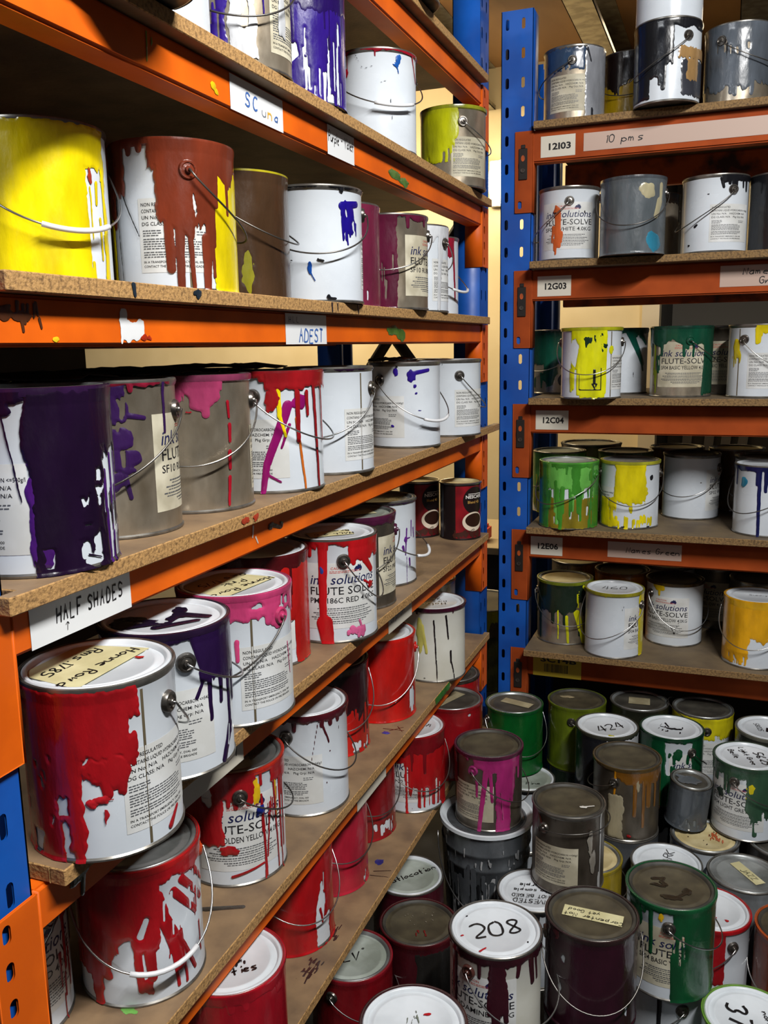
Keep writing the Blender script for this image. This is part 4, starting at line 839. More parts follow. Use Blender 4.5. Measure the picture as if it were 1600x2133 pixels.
can('lF_golden', 'white can with red paint, yellow traces and the lettering GOLDEN YELLOW', 'w', 'g', [('#e0b81c', [('b', 24, 34, 8, 20), ('d', 52, 20, 52, 90, 2)]), ('#a5151c', [('c', -131, 24, 42, 8, 5, 4, 16, 6), ('f', -131, -13, 0, 118), ('b', -8, 126, 16, 8), ('-b', -30, 36, 8, 18), ('c', 44, 131, 30, 10, 7, 20, 150, 2.6), ('d', 30, 6, 34, 182, 2.2), ('d', 48, 10, 54, 180, 1.8), ('d', 42, 60, 36, 150, 1.4), ('s', 30, 70, 40, 150, 7, 50, 1.2), ('d', -6, 170, 30, 158, 2.2), ('c', -131, 131, 5, 3, 3, 2, 6, 4), ('-s', 16, 44, 8, 40, 6, 20, 3)]), ('#1c2a86', [('b', 28, 66, 6, 9)])], [('ink', 9, 'SF05 GOLDEN YELLOW 4.0KG')], bail=(96, 52, 'k', 5), rim='#b02a1c', ring='g', group=gF)
can('lF_white', 'white can with dried maroon along its rim and two thin maroon runs', 'w', 'w', [('#4a121c', [('c', -131, 131, 9, 5, 10, 4, 18, 4), ('d', 24, 14, 33, 52, 1.8), ('d', 18, 10, 8, 84, .8), ('b', 34, 70, 2.5, 1.6), ('b', 28, 128, 1.4, 1.4), ('b', 50, 30, 1, 4), ('b', -5, 168, 1, 2)])], [('haz', -18)], bail=(67, 76, 'k', 6), rim='#4a121c', group=gF)
can('lF_darkred', 'red coated can with black red runs between two brighter cans on the sixth shelf', 'w', 'k', [('#bf1a14', [FULL, ('-s', 30, 74, 165, 182, 12, 16, 4)]), ('#2e0c14', [('c', -131, 131, 104, 20, 16, 8, 60, 6), ('-s', 26, 70, 40, 120, 8, 30, 2.5)])], bail=(20, 90, 's', 7), rim='#2e0c14', group=gF)
can('lF_red', 'bright red fully coated can beside the creamy can with two black runs', 'w', 'w', [('#c21a14', [FULL, ('-s', 56, 74, 120, 150, 6, 40, 4), ('-f', 60, 70, 136, 180), ('-s', -40, -20, 130, 150, 5, 30, 2), ('-b', 26, 140, 1.6, 7)])], bail=(-4, 104, 's', 6), earcol='#c21a14', rim='#c21a14', group=gF)
can('lF_malina', 'creamy white can with two thin black runs and a scribbled white lid', 'a', 'w', [('#bdb45c', [('b', -24, 66, 9, 44), ('d', -20, 40, -12, 110, 4)]), ('#3a0c22', [('c', -131, 131, 4, 3, 8, 2, 7, 3)]), ('#171014', [('d', 1, 24, 7, 188, 1.5), ('d', 23, 14, 27, 76, 1.9), ('d', 32, 108, 32, 138, 2.2), ('d', 33, 138, 40, 184, 1.4), ('b', -16, 176, 5, 1)])], rim='#3a0c22', write=[('Malina', 15, 0, -24, 192, 2), ('Mary 50', 10, 6, -2, 192, 1.3), ('2152', 15, 0, 22, 192, 2)], group=gF)
can('lF_tin', 'plain tin can at the far end of the sixth shelf behind the creamy white can', 't', 'g', group=gF)
# ---- left rack, lowest shelf
can('lG_ties', 'red coated can with a crumpled white lid marked ties, nearest on the lowest shelf', 'w', 'w', [('#a51222', [FULL]), ('#ad1626', [('c', -131, 131, 16, 6, 6, 4, 10, 8)])], rim='#a51222', write=[('D', 16, 12, 26, 30, 2.4), ('g', 14, 2, -2, 20, 2.4), ('ties', 14, 20, -26, 12, 2.2)], lidmarks=[('#202024', [('s', -10, 24, -2, 10, 7, 6, 1.6)])], group=gG)
can('lG_pinkback', 'pink and white can glimpsed behind the can with the lid marked ties', 'w', 'w', [('#c03048', [('f', -131, 50, 0, 186)])], group=gG)
can('lG_redwhite', 'red coated can with a white torn patch low on its right, on the lowest shelf', 'w', 'w', [('#b3141a', [FULL, ('-b', 44, 124, 13, 48), ('-f', 34, 62, 130, 186), ('-s', 40, 60, 40, 100, 5, 40, 2.5), ('d', 42, 110, 46, 140, 2.4), ('d', 52, 110, 50, 130, 2)])], bail=(30, 84, 's', 7), group=gG)
can('lG_pinkred', 'pinkish red coated can without gaps, third from the near end of the lowest shelf', 'w', 'w', [('#b92238', [FULL, ('-s', 60, 76, 160, 180, 5, 12, 2)])], bail=(32, 76, 'k', 6), group=gG)
can('lG_darkred', 'deep red coated can with white streaks along its foot on the lowest shelf', 'w', 'w', [('#8f1119', [FULL, ('-s', 24, 72, 140, 175, 9, 24, 4)])], bail=(30, 84, 'k', 6), group=gG)
can('lG_red', 'red can with white drip gaps and a scribbled pale lid, lowest shelf', 'w', 'w', [('#b5151a', [('f', -10, 131, 0, 189), ('f', -131, -10, 0, 60), ('-s', -10, 62, 112, 160, 16, 60, 3), ('-b', 4, 150, 5, 34), ('-f', -4, 60, 176, 190), ('-d', -6, 70, -5, 170, 1.4)]), ('#7a1018', [('c', -131, 131, 40, 10, 8, 8, 50, 5)])], [('ink', 10, 'SF12 NT RED 4.0KG')], bail=(30, 92, 'k', 6), rim='#8a1018', write=[('Warning', 14, 14, 12, 160, 2), ('re', 14, -22, 30, 165, 2), ('2', 18, 6, -16, 165, 2)], group=gG)
can('lG_big', 'deep red can with an olive dusty lid crossed by tape, lowest shelf\'s far end', 'w', 'k', [('#931119', [FULL, ('-b', 36, 16, 4, 4)])], rim='#7c1016', tape=(-8, 0, 110, 34, 52, 1), write=[('25X', 11, -10, 20, 60, 1.2)], group=gG)
can('lG_small', 'red coated can with a dark lid behind the taped olive lid', 'w', 'k', [('#a8141a', [FULL])], rim='#302620', group=gG)
# ---- right rack
can('rI_tin', 'tin can with cream label, leftmost on the top shelf of the right rack', 't', 'g', [('#2f4460', [('f', -60, 20, 4, 60), ('-s', -40, 10, 40, 60, 5, 14, 3)]), ('#8d9096', [('f', 22, 131, 0, 186)]), ('#23252c', [('d', 24, 8, 32, 40, 4), ('b', 36, 170, 6, 14)])], [('haz', -12)], bail=(-94, 60, 'k', 4, 1), group=gI)
can('rI_yellowdark', 'yellow can drowned in near black brown, second on the top shelf of the right rack', 'w', 'k', [('#c9a414', [FULL]), ('#1f1210', [('c', -131, 131, 92, 20, 8, 10, 40, 7), ('f', 6, 131, 0, 186), ('-s', -30, 10, 120, 180, 6, 60, 4)])], bail=(-10, 80, 'k', 6), group=gI)
can('rI_dark', 'white can with black tar like drips carrying another white can', 'w', 'k', [('#1a1b20', [('f', -131, -8, 0, 130), ('c', -131, 10, 110, 20, 12, 20, 60, 5), ('c', -131, 131, 16, 8, 9, 6, 40, 4), ('f', -131, -30, 0, 180)]), ('#3c3e46', [('f', 24, 131, 92, 176)]), ('#b08a58', [('f', 18, 131, 62, 88), ('f', 34, 62, 90, 140)]), ('#20211f', [('s', 36, 60, 96, 136, 9, 4, 2)])], bail=(-54, 84, 'k', 4, 1), rim='#1a1b20', group=gI)
can('rI_stack', 'plain white can standing on the tar dripped can, cut by the frame top', 'w', 'w', group=gI)
can('rI_grey', 'blue grey coated can at the right end of the right rack\'s top shelf', 't', 'g', [('#596069', [('c', -131, 131, 150, 10, 12, 4, 24, 5), ('-s', -40, 20, 30, 60, 6, 20, 3)]), (BLK, [('d', -20, 46, -18, 110, 2.4)])], [], bail=(60, 60, 'k', 5), group=gI)
can('rG_white', 'white ink can with an orange smear on its label, above the label 12G03', 'w', 'w', [('#c05a2c', [('b', -24, 60, 10, 14), ('d', -22, 60, -20, 150, 8), ('s', -36, -12, 100, 140, 12, 30, 3)]), (BLK, [('b', -26, 64, 5, 4), ('b', 30, 64, 2, 4)])], [('ink', -4, 'SF02 WHITE 4.0KG')], bail=(-90, 92, 's', 6, 1), group=gRG)
can('rG_grey', 'grey fully coated can with peeling tape and a pale blue corner', 't', 'k', [('#5d6469', [FULL]), ('#2f7f9c', [('b', 40, 158, 26, 26)]), ('#b7ae8c', [('b', 26, 34, 20, 18), ('d', 52, 60, 44, 96, 9), ('d', 56, 20, 54, 70, 6)])], bail=(-8, 84, 'k', 6), rim='#4a4f54', group=gRG)
can('rG_metal', 'dirty tin can squeezed behind the grey coated can on the second shelf', 't', 'k', [('#241a12', [('c', -131, 131, 40, 20, 8, 20, 100, 5)])], group=gRG)
can('rG_white2', 'white can with black drips at its upper right, beside the taped grey can', 'w', 'w', [(BLK, [('c', 10, 131, 14, 8, 8, 4, 26, 4), ('d', 10, 8, 14, 30, 4), ('b', -12, 44, 4, 2), ('d', -34, 122, -30, 118, 3), ('b', -46, 168, 5, 3)])], [('haz', 30)], bail=(-58, 90, 'k', 6, 1), group=gRG)
can('rG_black', 'black coated can at the right end of the second shelf of the right rack', 'd', 'k', [('#1c1d20', [FULL])], group=gRG)
can('rC_greentin', 'tin can smeared dark green, leftmost on the third shelf of the right rack', 't', 'k', [('#124a38', [('f', -131, 10, 0, 100), ('b', -20, 120, 24, 40), ('s', -60, 20, 90, 150, 8, 40, 4)]), ('#1c1c1c', [('b', 20, 140, 30, 36)])], bail=(-40, 84, 's', 8), group=gRC)
can('rC_yellow', 'white can with lemon yellow runs and a black arrow mark', 'w', 'w', [('#dede12', [('f', -20, 26, 0, 184), ('c', -40, 30, 100, 20, 5, 20, 80, 6), ('s', -50, 20, 110, 150, 14, 60, 4), ('b', 40, 56, 8, 12), ('-b', -34, 60, 12, 40)]), ('#14301f', [('b', -8, 34, 9, 14), ('s', -14, 34, 10, 50, 14, 12, 3), ('b', 26, 46, 7, 7), ('b', 20, 60, 4, 9)]), (BLK, [('r', 4, 9, 108, 146), ('r', 1, 12, 146, 149), ('d', 3, 148, 7, 160, 2), ('d', 11, 148, 7, 160, 2), ('r', 18, 20, 104, 164), ('r', -22, -20, 120, 164), ('r', -22, 20, 162, 165)])], [('haz', 78)], bail=(-8, 86, 's', 8), rim='#a8aa18', seam=40, group=gRC)
can('rC_teal', 'white can with a slanting teal stroke behind the lemon yellow can', 'w', 'k', [('#0f5648', [('c', -131, 131, 12, 8, 4, 4, 10, 5), ('d', 20, 10, 54, 100, 9), ('d', 50, 90, 56, 120, 4), ('d', 44, 10, 66, 40, 8)]), (BLK, [('b', 30, 130, 1, 10)])], group=gRC)
can('rC_green', 'tin can with dark green drips around an aged ink label', 't', 'k', [('#0f4a34', [('c', -131, 131, 44, 12, 12, 6, 40, 5), ('f', 46, 131, 0, 180), ('d', 52, 40, 46, 180, 6), ('s', -60, -40, 40, 120, 6, 40, 3)]), ('#7c8a18', [('s', -66, -50, 40, 120, 5, 60, 4)])], [('ink', 6, 'SF04 BASIC YELLOW 4.0KG')], bail=(106, 60, 'k', 4), earcol='#0f4a34', rim='#0f3a2c', group=gRC)
can('rC_tin', 'dark tin can with a faded label standing back between the green and the white can', 'd', 'k', [], [('ink', 0, 'SF04 BASIC YELLOW 4.0KG')], group=gRC)
can('rC_white', 'white can with a yellow splash at its upper right, right end of the third shelf', 'w', 'w', [('#e6cf10', [('c', -8, 131, 20, 8, 8, 4, 26, 6), ('b', -46, 60, 11, 26), ('s', -56, -36, 40, 90, 8, 30, 2)])], [('haz', 16)], bail=(60, 84, 's', 6), seam=-40, group=gRC)
can('rE_backtin', 'wide tin with a pale lid at the back of the fourth shelf', 't', 'c', group=gRE)
can('rE_greenback', 'green and yellow stained can standing behind the apple green can', 'w', 'c', [('#5a9a3a', [('f', -131, 131, 0, 120), ('c', -131, 131, 120, 20, 8, 10, 50, 6)]), ('#a9ac24', [('s', -80, 0, 60, 160, 12, 60, 4)])], bail=(-60, 70, 'k', 6), group=gRE)
can('rE_green', 'apple green coated can with darker green runs, front left of the fourth shelf', 'w', 'c', [('#8a7a20', [('f', -131, 131, 100, 186), ('-s', -60, 60, 120, 170, 10, 40, 3)]), ('#6dbb52', [('f', -131, 131, 0, 70), ('c', -131, 131, 70, 10, 14, 20, 110, 5)]), ('#3f8a2c', [('c', -36, 131, 12, 4, 4, 4, 30, 5), ('f', -131, -42, 0, 186), ('f', 6, 24, 0, 90), ('f', 40, 131, 20, 186), ('s', -40, 40, 50, 120, 12, 70, 5), ('-s', 30, 60, 20, 140, 6, 60, 2)])], bail=(-28, 78, 's', 5, 1), earcol='#3f8a2c', rim='#5aa83e', group=gRE)
can('rE_olive', 'olive topped can behind the gap between the green and the yellow can', 'd', 'c', [('#4f6a30', [FULL])], rim='#3c4a24', group=gRE)
can('rE_yellow', 'white can with a broad yellow brush patch, beside the apple green can', 'w', 'g', [('#e4d410', [('f', -30, 32, 2, 116), ('b', 20, 90, 28, 20), ('f', -70, -26, 100, 184), ('s', -30, 50, 150, 172, 22, 20, 4), ('b', 4, 128, 5, 14), ('-s', -50, 40, 100, 150, 10, 30, 2)]), (BLK, [('b', 46, 42, 6, 8), ('b', -10, 182, 8, 2), ('b', 40, 182, 6, 2)])], [('haz', -72)], bail=(4, 84, 'k', 7), rim='#a7a52a', group=gRE)
can('rE_lit1', 'can with a pale orange lit lid at the back of the fourth shelf, left one', 'd', 'l', [('#7f5a2c', [FULL])], group=gRE)
can('rE_lit2', 'can with a pale orange lit lid at the back of the fourth shelf, right one', 'd', 'l', [('#6c4f2c', [FULL])], group=gRE)
can('rE_white', 'plain white can with a brown lid right of the yellow patched can', 'w', 'd', [('#5a4a3a', [('d', -12, 8, -12, 36, .7), ('b', 20, 76, 2, 3)])], [('ink', 84, 'SF02 WHITE 4.0KG')], bail=(-20, 82, 's', 8), group=gRE)
can('rE_greyback', 'grey white can behind the can with navy drips', 'w', 'k', [], bail=(-40, 80, 'k', 6), group=gRE)
can('rE_bluedrip', 'white can with navy blue drips from its rim, right end of the fourth shelf', 'w', 'w', [('#141a4e', [('c', -131, 131, 12, 6, 14, 8, 60, 4), ('d', -12, 8, -10, 186, 4.5)]), ('#2a86a8', [('b', -42, 42, 10, 14), ('d', 16, 40, 14, 92, 2)])], bail=(-26, 88, 'k', 10, 1), group=gRE)
can('rS_backtin', 'dusty tin at the back left of the bottom shelf of the right rack', 't', 'l', [('#8a6a20', [('c', 10, 131, 60, 20, 6, 10, 60, 6)])], group=gRS)
can('rS_orange', 'ochre orange coated can with a brown lid behind the can marked 460', 'w', 'd', [('#b96f18', [FULL])], rim='#8a5416', group=gRS)
can('rS_backwhite', 'can with a pale lid at the back behind the ochre orange can', 'w', 'l', group=gRS)
can('rS_greyback', 'shadowed grey can at the back of the bottom shelf, right of the pale lid', 'd', 'k', [], [('ink', -30, 'SF04 BASIC YELLOW 4.0KG')], group=gRS)
can('rS_olive', 'can with an olive brown lid behind the golden yellow can', 'd', 'd', group=gRS)
can('rS_greentin', 'black green coated can with lemon yellow runs, front left of the bottom shelf', 't', 'l', [('#1d2c20', [('f', -131, 131, 0, 86), ('c', -131, 131, 86, 20, 12, 10, 90, 6), ('-s', 20, 40, 60, 100, 5, 40, 5)]), ('#d8d816', [('d', 26, 90, 44, 180, 9), ('d', 4, 100, 8, 180, 4), ('d', -14, 80, -12, 170, 2), ('s', 20, 60, 6, 120, 14, 30, 2), ('d', 40, 10, 56, 40, 5)])], bail=(10, 88, 'k', 10), rim='#6f7a1c', group=gRS)
can('rS_s460', 'white can with its lid marked 460 and a yellow edge at its right', 'w', 'w', [('#e2d014', [('f', 58, 131, 0, 186), ('c', -131, 131, 3, 2, 2, 1, 4, 3)]), (BLK, [('d', 20, 30, 16, 46, 1)])], [('ink', 74, 'SF04 BASIC YELLOW 4.0KG')], bail=(-24, 92, 's', 12, 1), rim='#8c8620', write=[('460', 30, 0, 0, 5, 1.8)], group=gRS)
can('rS_white', 'white can with a dark brown lid and a small yellow drip beside its handle', 'w', 'd', [('#e6c018', [('b', -34, 10, 18, 14), ('d', -32, 10, -32, 34, 4), ('c', -131, 131, 3, 2, 2, 1, 4, 3)]), (BLK, [('d', -4, 130, 2, 150, 1), ('d', 2, 150, 16, 84, .8)])], [('ink', -22, 'SF04 BASIC YELLOW 4.0KG')], bail=(34, 94, 's', 10, 1), rim='#4a3a22', group=gRS)
can('rS_yellow', 'golden yellow coated can with white torn patches, right end of the bottom shelf', 'w', 'w', [('#e6a81a', [('f', -131, 131, 0, 100), ('f', -131, -6, 0, 180), ('c', -131, 131, 100, 20, 14, 20, 80, 5), ('-b', 4, 140, 22, 30), ('-s', -50, 30, 150, 176, 18, 20, 2)]), ('#ecb422', [('c', -131, 131, 16, 5, 8, 4, 40, 6)])], bail=(-8, 92, 's', 10), rim='#e6a81a', write=[('Sunny', 12, 6, 4, 8, 1.2)], group=gRS)
# ---- floor
can('f_P1', 'green fully coated can with old tape across its dark lid', 'w', 'k', [('#0c5a22', [FULL])], bail=(24, 86, 's', 8), rim='#0f4a22', tape=(8, 4, 92, 34, -28, 1), group=gFl)
can('f_P2', 'olive green coated can with a warped brown lid under the yellow barcode label', 'w', 'd', [('#66761a', [FULL])], rim='#5c6a1a', bail=(80, 30, 'k', 4), lidmarks=[('#a99a78', [('b', -30, -18, 22, 9)])], group=gFl)
can('f_P3', 'black streaked can with its white lid marked 424', 'd', 'w', [('#202126', [FULL, ('-s', -10, 60, 10, 120, 12, 60, 5)]), ('#c7c9ce', [('f', 0, 131, 6, 60), ('-s', 0, 60, 20, 60, 6, 30, 4)])], rim='#3a3a30', write=[('424', 34, 6, -6, 34, 3.0)], lidmarks=[('#d8d020', [('b', 12, 62, 8, 4)])], group=gFl)
can('f_P4', 'dark lidded can at the back between the olive can and the yellow can', 'd', 'k', [('#26281e', [FULL])], tape=(0, 0, 60, 50, 0, 1), group=gFl)
can('f_P5', 'yellow topped can with a grey lid, back row under the right rack', 'w', 'k', [('#d8cc1c', [('f', -131, 131, 0, 62), ('-s', -50, 50, 50, 62, 5, 20, 3)])], [('haz', 10)], bail=(-80, -50, 'k', 4), ring='g', group=gFl)
can('f_P6', 'dark green can with a white torn patch and a scribbled white lid', 'w', 'w', [('#0c4a2a', [FULL, ('-f', -8, 40, 6, 100), ('b', 14, 40, 12, 16), ('s', -8, 40, 20, 90, 7, 20, 4)])], [('ink', 50, 'SF04 BASIC RED 4.0KG')], rim='#0c3a24', bail=(130, 70, 's', 4), lidmarks=[('#1b1b1d', [('d', -18, -30, -8, -6, 2), ('b', 6, 4, 20, 5), ('d', -30, -4, 18, 6, 1.2), ('s', -40, 40, -30, 30, 12, 8, 1.4)])], group=gFl)
can('f_P7', 'can with a pale lid bearing a black square, far right of the floor stack', 'd', 'w', [('#33352e', [FULL])], rim='#6c6c60', lidmarks=[(BLK, [('r', -6, 34, -6, 20)])], write=[('58025', 12, -24, 2, -70, 1.4)], group=gFl)
can('f_P8', 'white can with a moss green coat and the lid lettered 5625', 'w', 'w', [('#33543e', [('c', -131, 131, 30, 10, 8, 10, 40, 6), ('f', 2, 131, 0, 110), ('c', 0, 131, 120, 14, 8, 10, 50, 5), ('-s', 0, 50, 110, 150, 8, 30, 3)]), ('#d8c81a', [('b', 8, 46, 7, 20), ('s', 0, 16, 40, 80, 6, 14, 2)]), ('#2b3a30', [('b', -46, 76, 10, 14)])], [('ink', -20, 'SF04 LIGHT GREY 4.0KG')], bail=(70, 60, 'k', 4), rim='#2f4a38', write=[('5625', 22, 34, 0, -68, 2.6), ('Light Gree', 13, -4, 4, -68, 2), ('Belle', 15, -34, 6, -68, 2)], group=gFl)
can('f_P9', 'brown lidded tin can with ochre stains and a torn label, behind the small grey can', 'd', 'd', [('#7a4e14', [('c', -20, 131, 30, 16, 9, 20, 120, 6)]), ('#c98416', [('d', -18, 2, -20, 76, 2.6)]), ('#9c937a', [('f', -30, -4, 66, 182), ('b', 20, 40, 4, 14)]), ('#b01c20', [('b', 8, 172, 5, 4)])], bail=(-110, 40, 'k', 4), rim='#4a3a1e', group=gFl)
can('f_P10', 'small grey coated can leaning on a cream lid', GRY, 'k', [('#50565c', [FULL, ('-s', -20, 40, 80, 104, 8, 14, 2.5)])], lidmarks=[('#565b60', [('b', -6, 0, 30, 20)])], tilt=(3, 5), group=gFl)
can('f_P11', 'can with a cream lid and red scribble, beneath the small grey can', 'w', 'l', [('#3a3d4a', [('f', -131, -30, 0, 186)])], lidmarks=[('#b0542c', [('s', 10, 46, -26, 10, 16, 14, 1.6)]), ('#3a2c20', [('s', -50, 50, -40, 40, 14, 3, 1.3)])], group=gFl)
can('f_P12', 'can with a white lid marked ARK, behind the dark green can with a brown lid', 'w', 'w', write=[('ARK', 22, 4, 30, 80, 1.7)], group=gFl)
can('f_P13', 'can with a dusty grey lid crossed by a tape strip lettered JAZZ', 'w', 'g', [('#7a7e80', [FULL])], tape=(6, 6, 92, 26, -50), write=[('JAZZ', 14, 10, 0, -46, 1.6)], ring='g', group=gFl)
can('f_P14', 'dark green can with a large brown lid and aged ink label', 'w', 'd', [('#0e4c2a', [('f', 6, 131, 0, 189), ('c', -131, 131, 10, 4, 5, 4, 14, 5), ('d', -24, 4, -22, 96, 4), ('d', 6, 80, 8, 184, 4), ('-s', 2, 22, 50, 80, 8, 40, 2), ('b', -56, 30, 30, 50)]), ('#e0b01a', [('b', -10, 18, 4, 9)])], [('ink', 6, 'SF04 BASIC YELLOW 4.0KG')], bail=(90, 52, 's', 6), rim='#14502e', lidmarks=[('#2c241a', [('d', -34, -16, -14, -22, 4), ('d', -14, -22, -18, -8, 4), ('d', -18, -8, -8, 0, 4), ('b', -24, 4, 16, 6), ('b', 30, 10, 9, 11), ('d', 28, 14, 14, 34, 4), ('b', 2, 38, 20, 7)])], group=gFl, dark=True)
can('f_P15', 'white and red can with a white lid and red rim on the floor', 'w', 'w', [('#a8141c', [('f', -131, 22, 2, 120), ('c', -131, 24, 120, 12, 6, 8, 40, 5)])], bail=(-54, 76, 's', 5), rim='#b0151e', lidmarks=[('#a8141c', [('b', 10, 26, 4, 2), ('b', 34, 30, 4, 3)])], group=gFl)
can('f_P16', 'orange coated can with a brown lid and cream tape, cut by the right frame edge', 'w', 'd', [('#8a3c1c', [FULL])], bail=(-20, 84, 's', 8), rim='#c0521c', tape=(18, 6, 60, 60, 0), group=gFl)
can('f_P17', 'can with a white lid marked 376 and a lime rim, at the bottom right corner', 'w', 'w', [('#4c8a2c', [FULL])], rim='#6a9a34', write=[('376', 40, -14, -16, -76, 5), ('normal', 12, 34, 0, -70, 1.6), ('Den', 12, 46, 20, -70, 1.6)], group=gFl)
can('f_P18', 'purple maroon coated can with a brown lid and tape lettered Carpenter', 'w', 'd', [('#32101f', [FULL, ('-b', -36, 50, 4, 6), ('-b', 52, 150, 3, 12), ('-b', 44, 176, 4, 6), ('-b', -40, 110, 3, 9)]), ('#6c1626', [('b', -46, 8, 9, 12)])], bail=(10, 92, 'k', 10), rim='#2b1c1c', tape=(2, -3, 108, 32, -8), write=[('Carpenter Not', 10, 3, -12, 172, 1.3), ('yet Good', 9, -14, 5, 172, 1.2)], group=gFl)
can('f_P19', 'white can with maroon runs and its clean white lid marked 208', 'a', 'w', [('#3a0f1c', [('c', -131, 131, 14, 6, 6, 6, 30, 5), ('f', -8, 14, 0, 110), ('d', 2, 90, 0, 186, 7), ('d', 12, 60, 14, 120, 5), ('d', -60, 10, -58, 120, 8), ('d', 48, 8, 52, 60, 6), ('d', 58, 10, 62, 60, 3), ('d', 30, 10, 28, 36, 4)])], [('ink', -26, 'RHODAMINE 4.0KG')], bail=(56, 78, 's', 26, 1), earcol='#4a2a24', write=[('208', 40, 0, 2, 17, 3.6)], lidmarks=[('#b01420', [('d', -26, 62, -16, 52, 1.8), ('b', -58, 24, 4, 2)]), (BLK, [('b', -52, -32, 2, 2), ('b', 56, 30, 2, 2)])], group=gFl)
can('f_P20', 'dark tin can with a white fleck on its dusty brown lid', 'd', 'd', [('#c9c9c6', [('d', 60, 2, 60, 186, 2.4), ('b', 58, 168, 5, 24)]), ('#4a1c18', [('b', -50, 30, 10, 24)]), ('#9c968a', [('b', 36, 60, 6, 30), ('b', 42, 110, 8, 30)])], [('haz', -24)], bail=(50, -8, 'k', 2), ring='k', lidmarks=[('#d6d4cc', [('d', 34, 20, 56, 12, 2), ('b', 32, 21, 9, 4)])], group=gFl, dark=True)
can('f_P21', 'dark tin can with magenta runs and an aged label, standing on the grey pail', 'd', 'd', [('#a82a70', [('c', -26, 60, 34, 8, 3, 8, 30, 5), ('f', 12, 40, 0, 189), ('f', 38, 48, 0, 120), ('d', -4, 30, -16, 188, 5.5), ('d', 2, 20, 6, 110, 4), ('d', -20, 60, -20, 100, 3), ('-f', 44, 70, 100, 186), ('-d', 20, 90, 24, 160, 1), ('c', -131, 131, 6, 3, 2, 2, 6, 4)]), ('#5f1622', [('f', -131, -66, 8, 90)])], [('haz', -32)], bail=(63, 80, 'k', 8), earcol='#8a2860', rim='#4c1c34', group=gFl, dark=True)
can('f_P23', 'can with a white lid lettered INVESTED, low between the grey pail and the dark tin', 'w', 'w', [('#202024', [('c', -131, 131, 8, 3, 4, 4, 10, 5)])], write=[('INVESTED', 14, -4, -40, 180, 1.7), ('NOT BEIGED', 11, -6, -20, 182, 1.5), ('to sample', 11, -6, 2, 182, 1.5), ('purple', 12, -4, 22, 180, 1.7)], group=gFl)
can('f_P24', 'can with a pale lid lettered Location, tucked under the lowest shelf board', 'w', 'c', [('#4c1420', [FULL])], ring='w', write=[('Natlocation', 16, 6, 2, 30, 2)], group=gFl)
can('f_P25', 'maroon can with a dusty dark brown lid left of the white lid marked 208', 'w', 'd', [('#46121a', [FULL]), ('#23211f', [('f', -6, 131, 16, 186)])], rim='#4a1016', lidmarks=[('#6c1a16', [('s', -10, 16, 24, 40, 6, 8, 2)]), ('#8c8476', [('s', -30, 40, -40, 10, 18, 2, .9)])], group=gFl)
can('f_P26', 'red coated can with a pale lid marked LV beside the lowest shelf edge', 'w', 'c', [('#7e0f18', [FULL])], rim='#861420', bail=(60, 60, 's', 8), write=[('LV', 24, 0, -4, 10, 2.6), ('o', 8, 24, 20, 0, 1.2)], group=gFl)
can('f_P27', 'can with a large clean white lid and red flecks at the bottom of the frame', 'w', 'w', [('#5e1620', [('c', -131, 131, 30, 10, 8, 10, 40, 6)])], rim='#3a1a1c', lidmarks=[('#b0141e', [('b', 22, -20, 7, 3), ('b', -34, 22, 8, 6)]), ('#6c7468', [('s', -12, 8, -30, -6, 6, 10, 1)])], group=gFl)
can('f_P28', 'can with a pale lid beneath the green coated can, behind the magenta run tin', 'w', 'c', [('#1c1c1e', [('c', -131, 131, 8, 3, 3, 3, 8, 4)])], ring='w', write=[('Pine', 14, 20, -30, 10, 1.4)], group=gFl)
can('f_P29', 'can with a cream lid and dirty yellow rim between two brown lidded tins', 'w', 'l', [('#a8921c', [FULL, ('-s', -40, 60, 60, 140, 6, 40, 5)])], rim='#8f7f1e', bail=(70, 30, 'k', 8), group=gFl)
can('f_P30', 'dark lidded can low at the right frame edge behind the moss green can', 'd', 'k', [('#3a3632', [FULL])], group=gFl)
# grey pail under the magenta tin
px, py, pz, pR, pH = POS['f_pail']
pl = thing('paint_pail', 'grey ribbed pail with black and white runs carrying the magenta run tin', 'pail', (px, py, pz), math.atan2(CAM.y - py, CAM.x - px) + math.pi / 2)
gm = ink('#54585c'); b0, b1 = pR * .83, pR - .004
rz_ = lambda z: b0 + (b1 - b0) * z / pH
obj('pail_body', lathe('pail_body', [(0, .002), (b0 - .004, .002), (b0, 0), (b0 + .001, .006), (rz_(.165), .165), (rz_(.17) + .003, .170), (rz_(.176) + .003, .176), (rz_(.18), .181), (rz_(.205), .205), (rz_(.21) + .003, .210), (rz_(.215) + .003, .215), (rz_(.22), .220), (b1, pH - .012), (pR, pH - .010), (pR, pH - .002), (pR - .004, pH), (pR - .008, pH - .003)], [gm]), pl)
obj('lid', lathe('lid', [(0, pH - .008), (pR * .78, pH - .008), (pR * .82, pH - .006), (pR * .86, pH - .008), (pR - .008, pH - .003), (pR - .004, pH + .001), (pR + .001, pH), (pR + .002, pH - .008)], [ink('#4a4d50'), M_lidw], zmat=[0, 0, 0, 1, 1, 1, 1]), pl)  # white ring paints the rim's highlight into the colour
xs = np.arange(-240, 243, 2.6); ys = np.arange(0, 252, 2.6); X, Y = np.meshgrid(xs, ys)
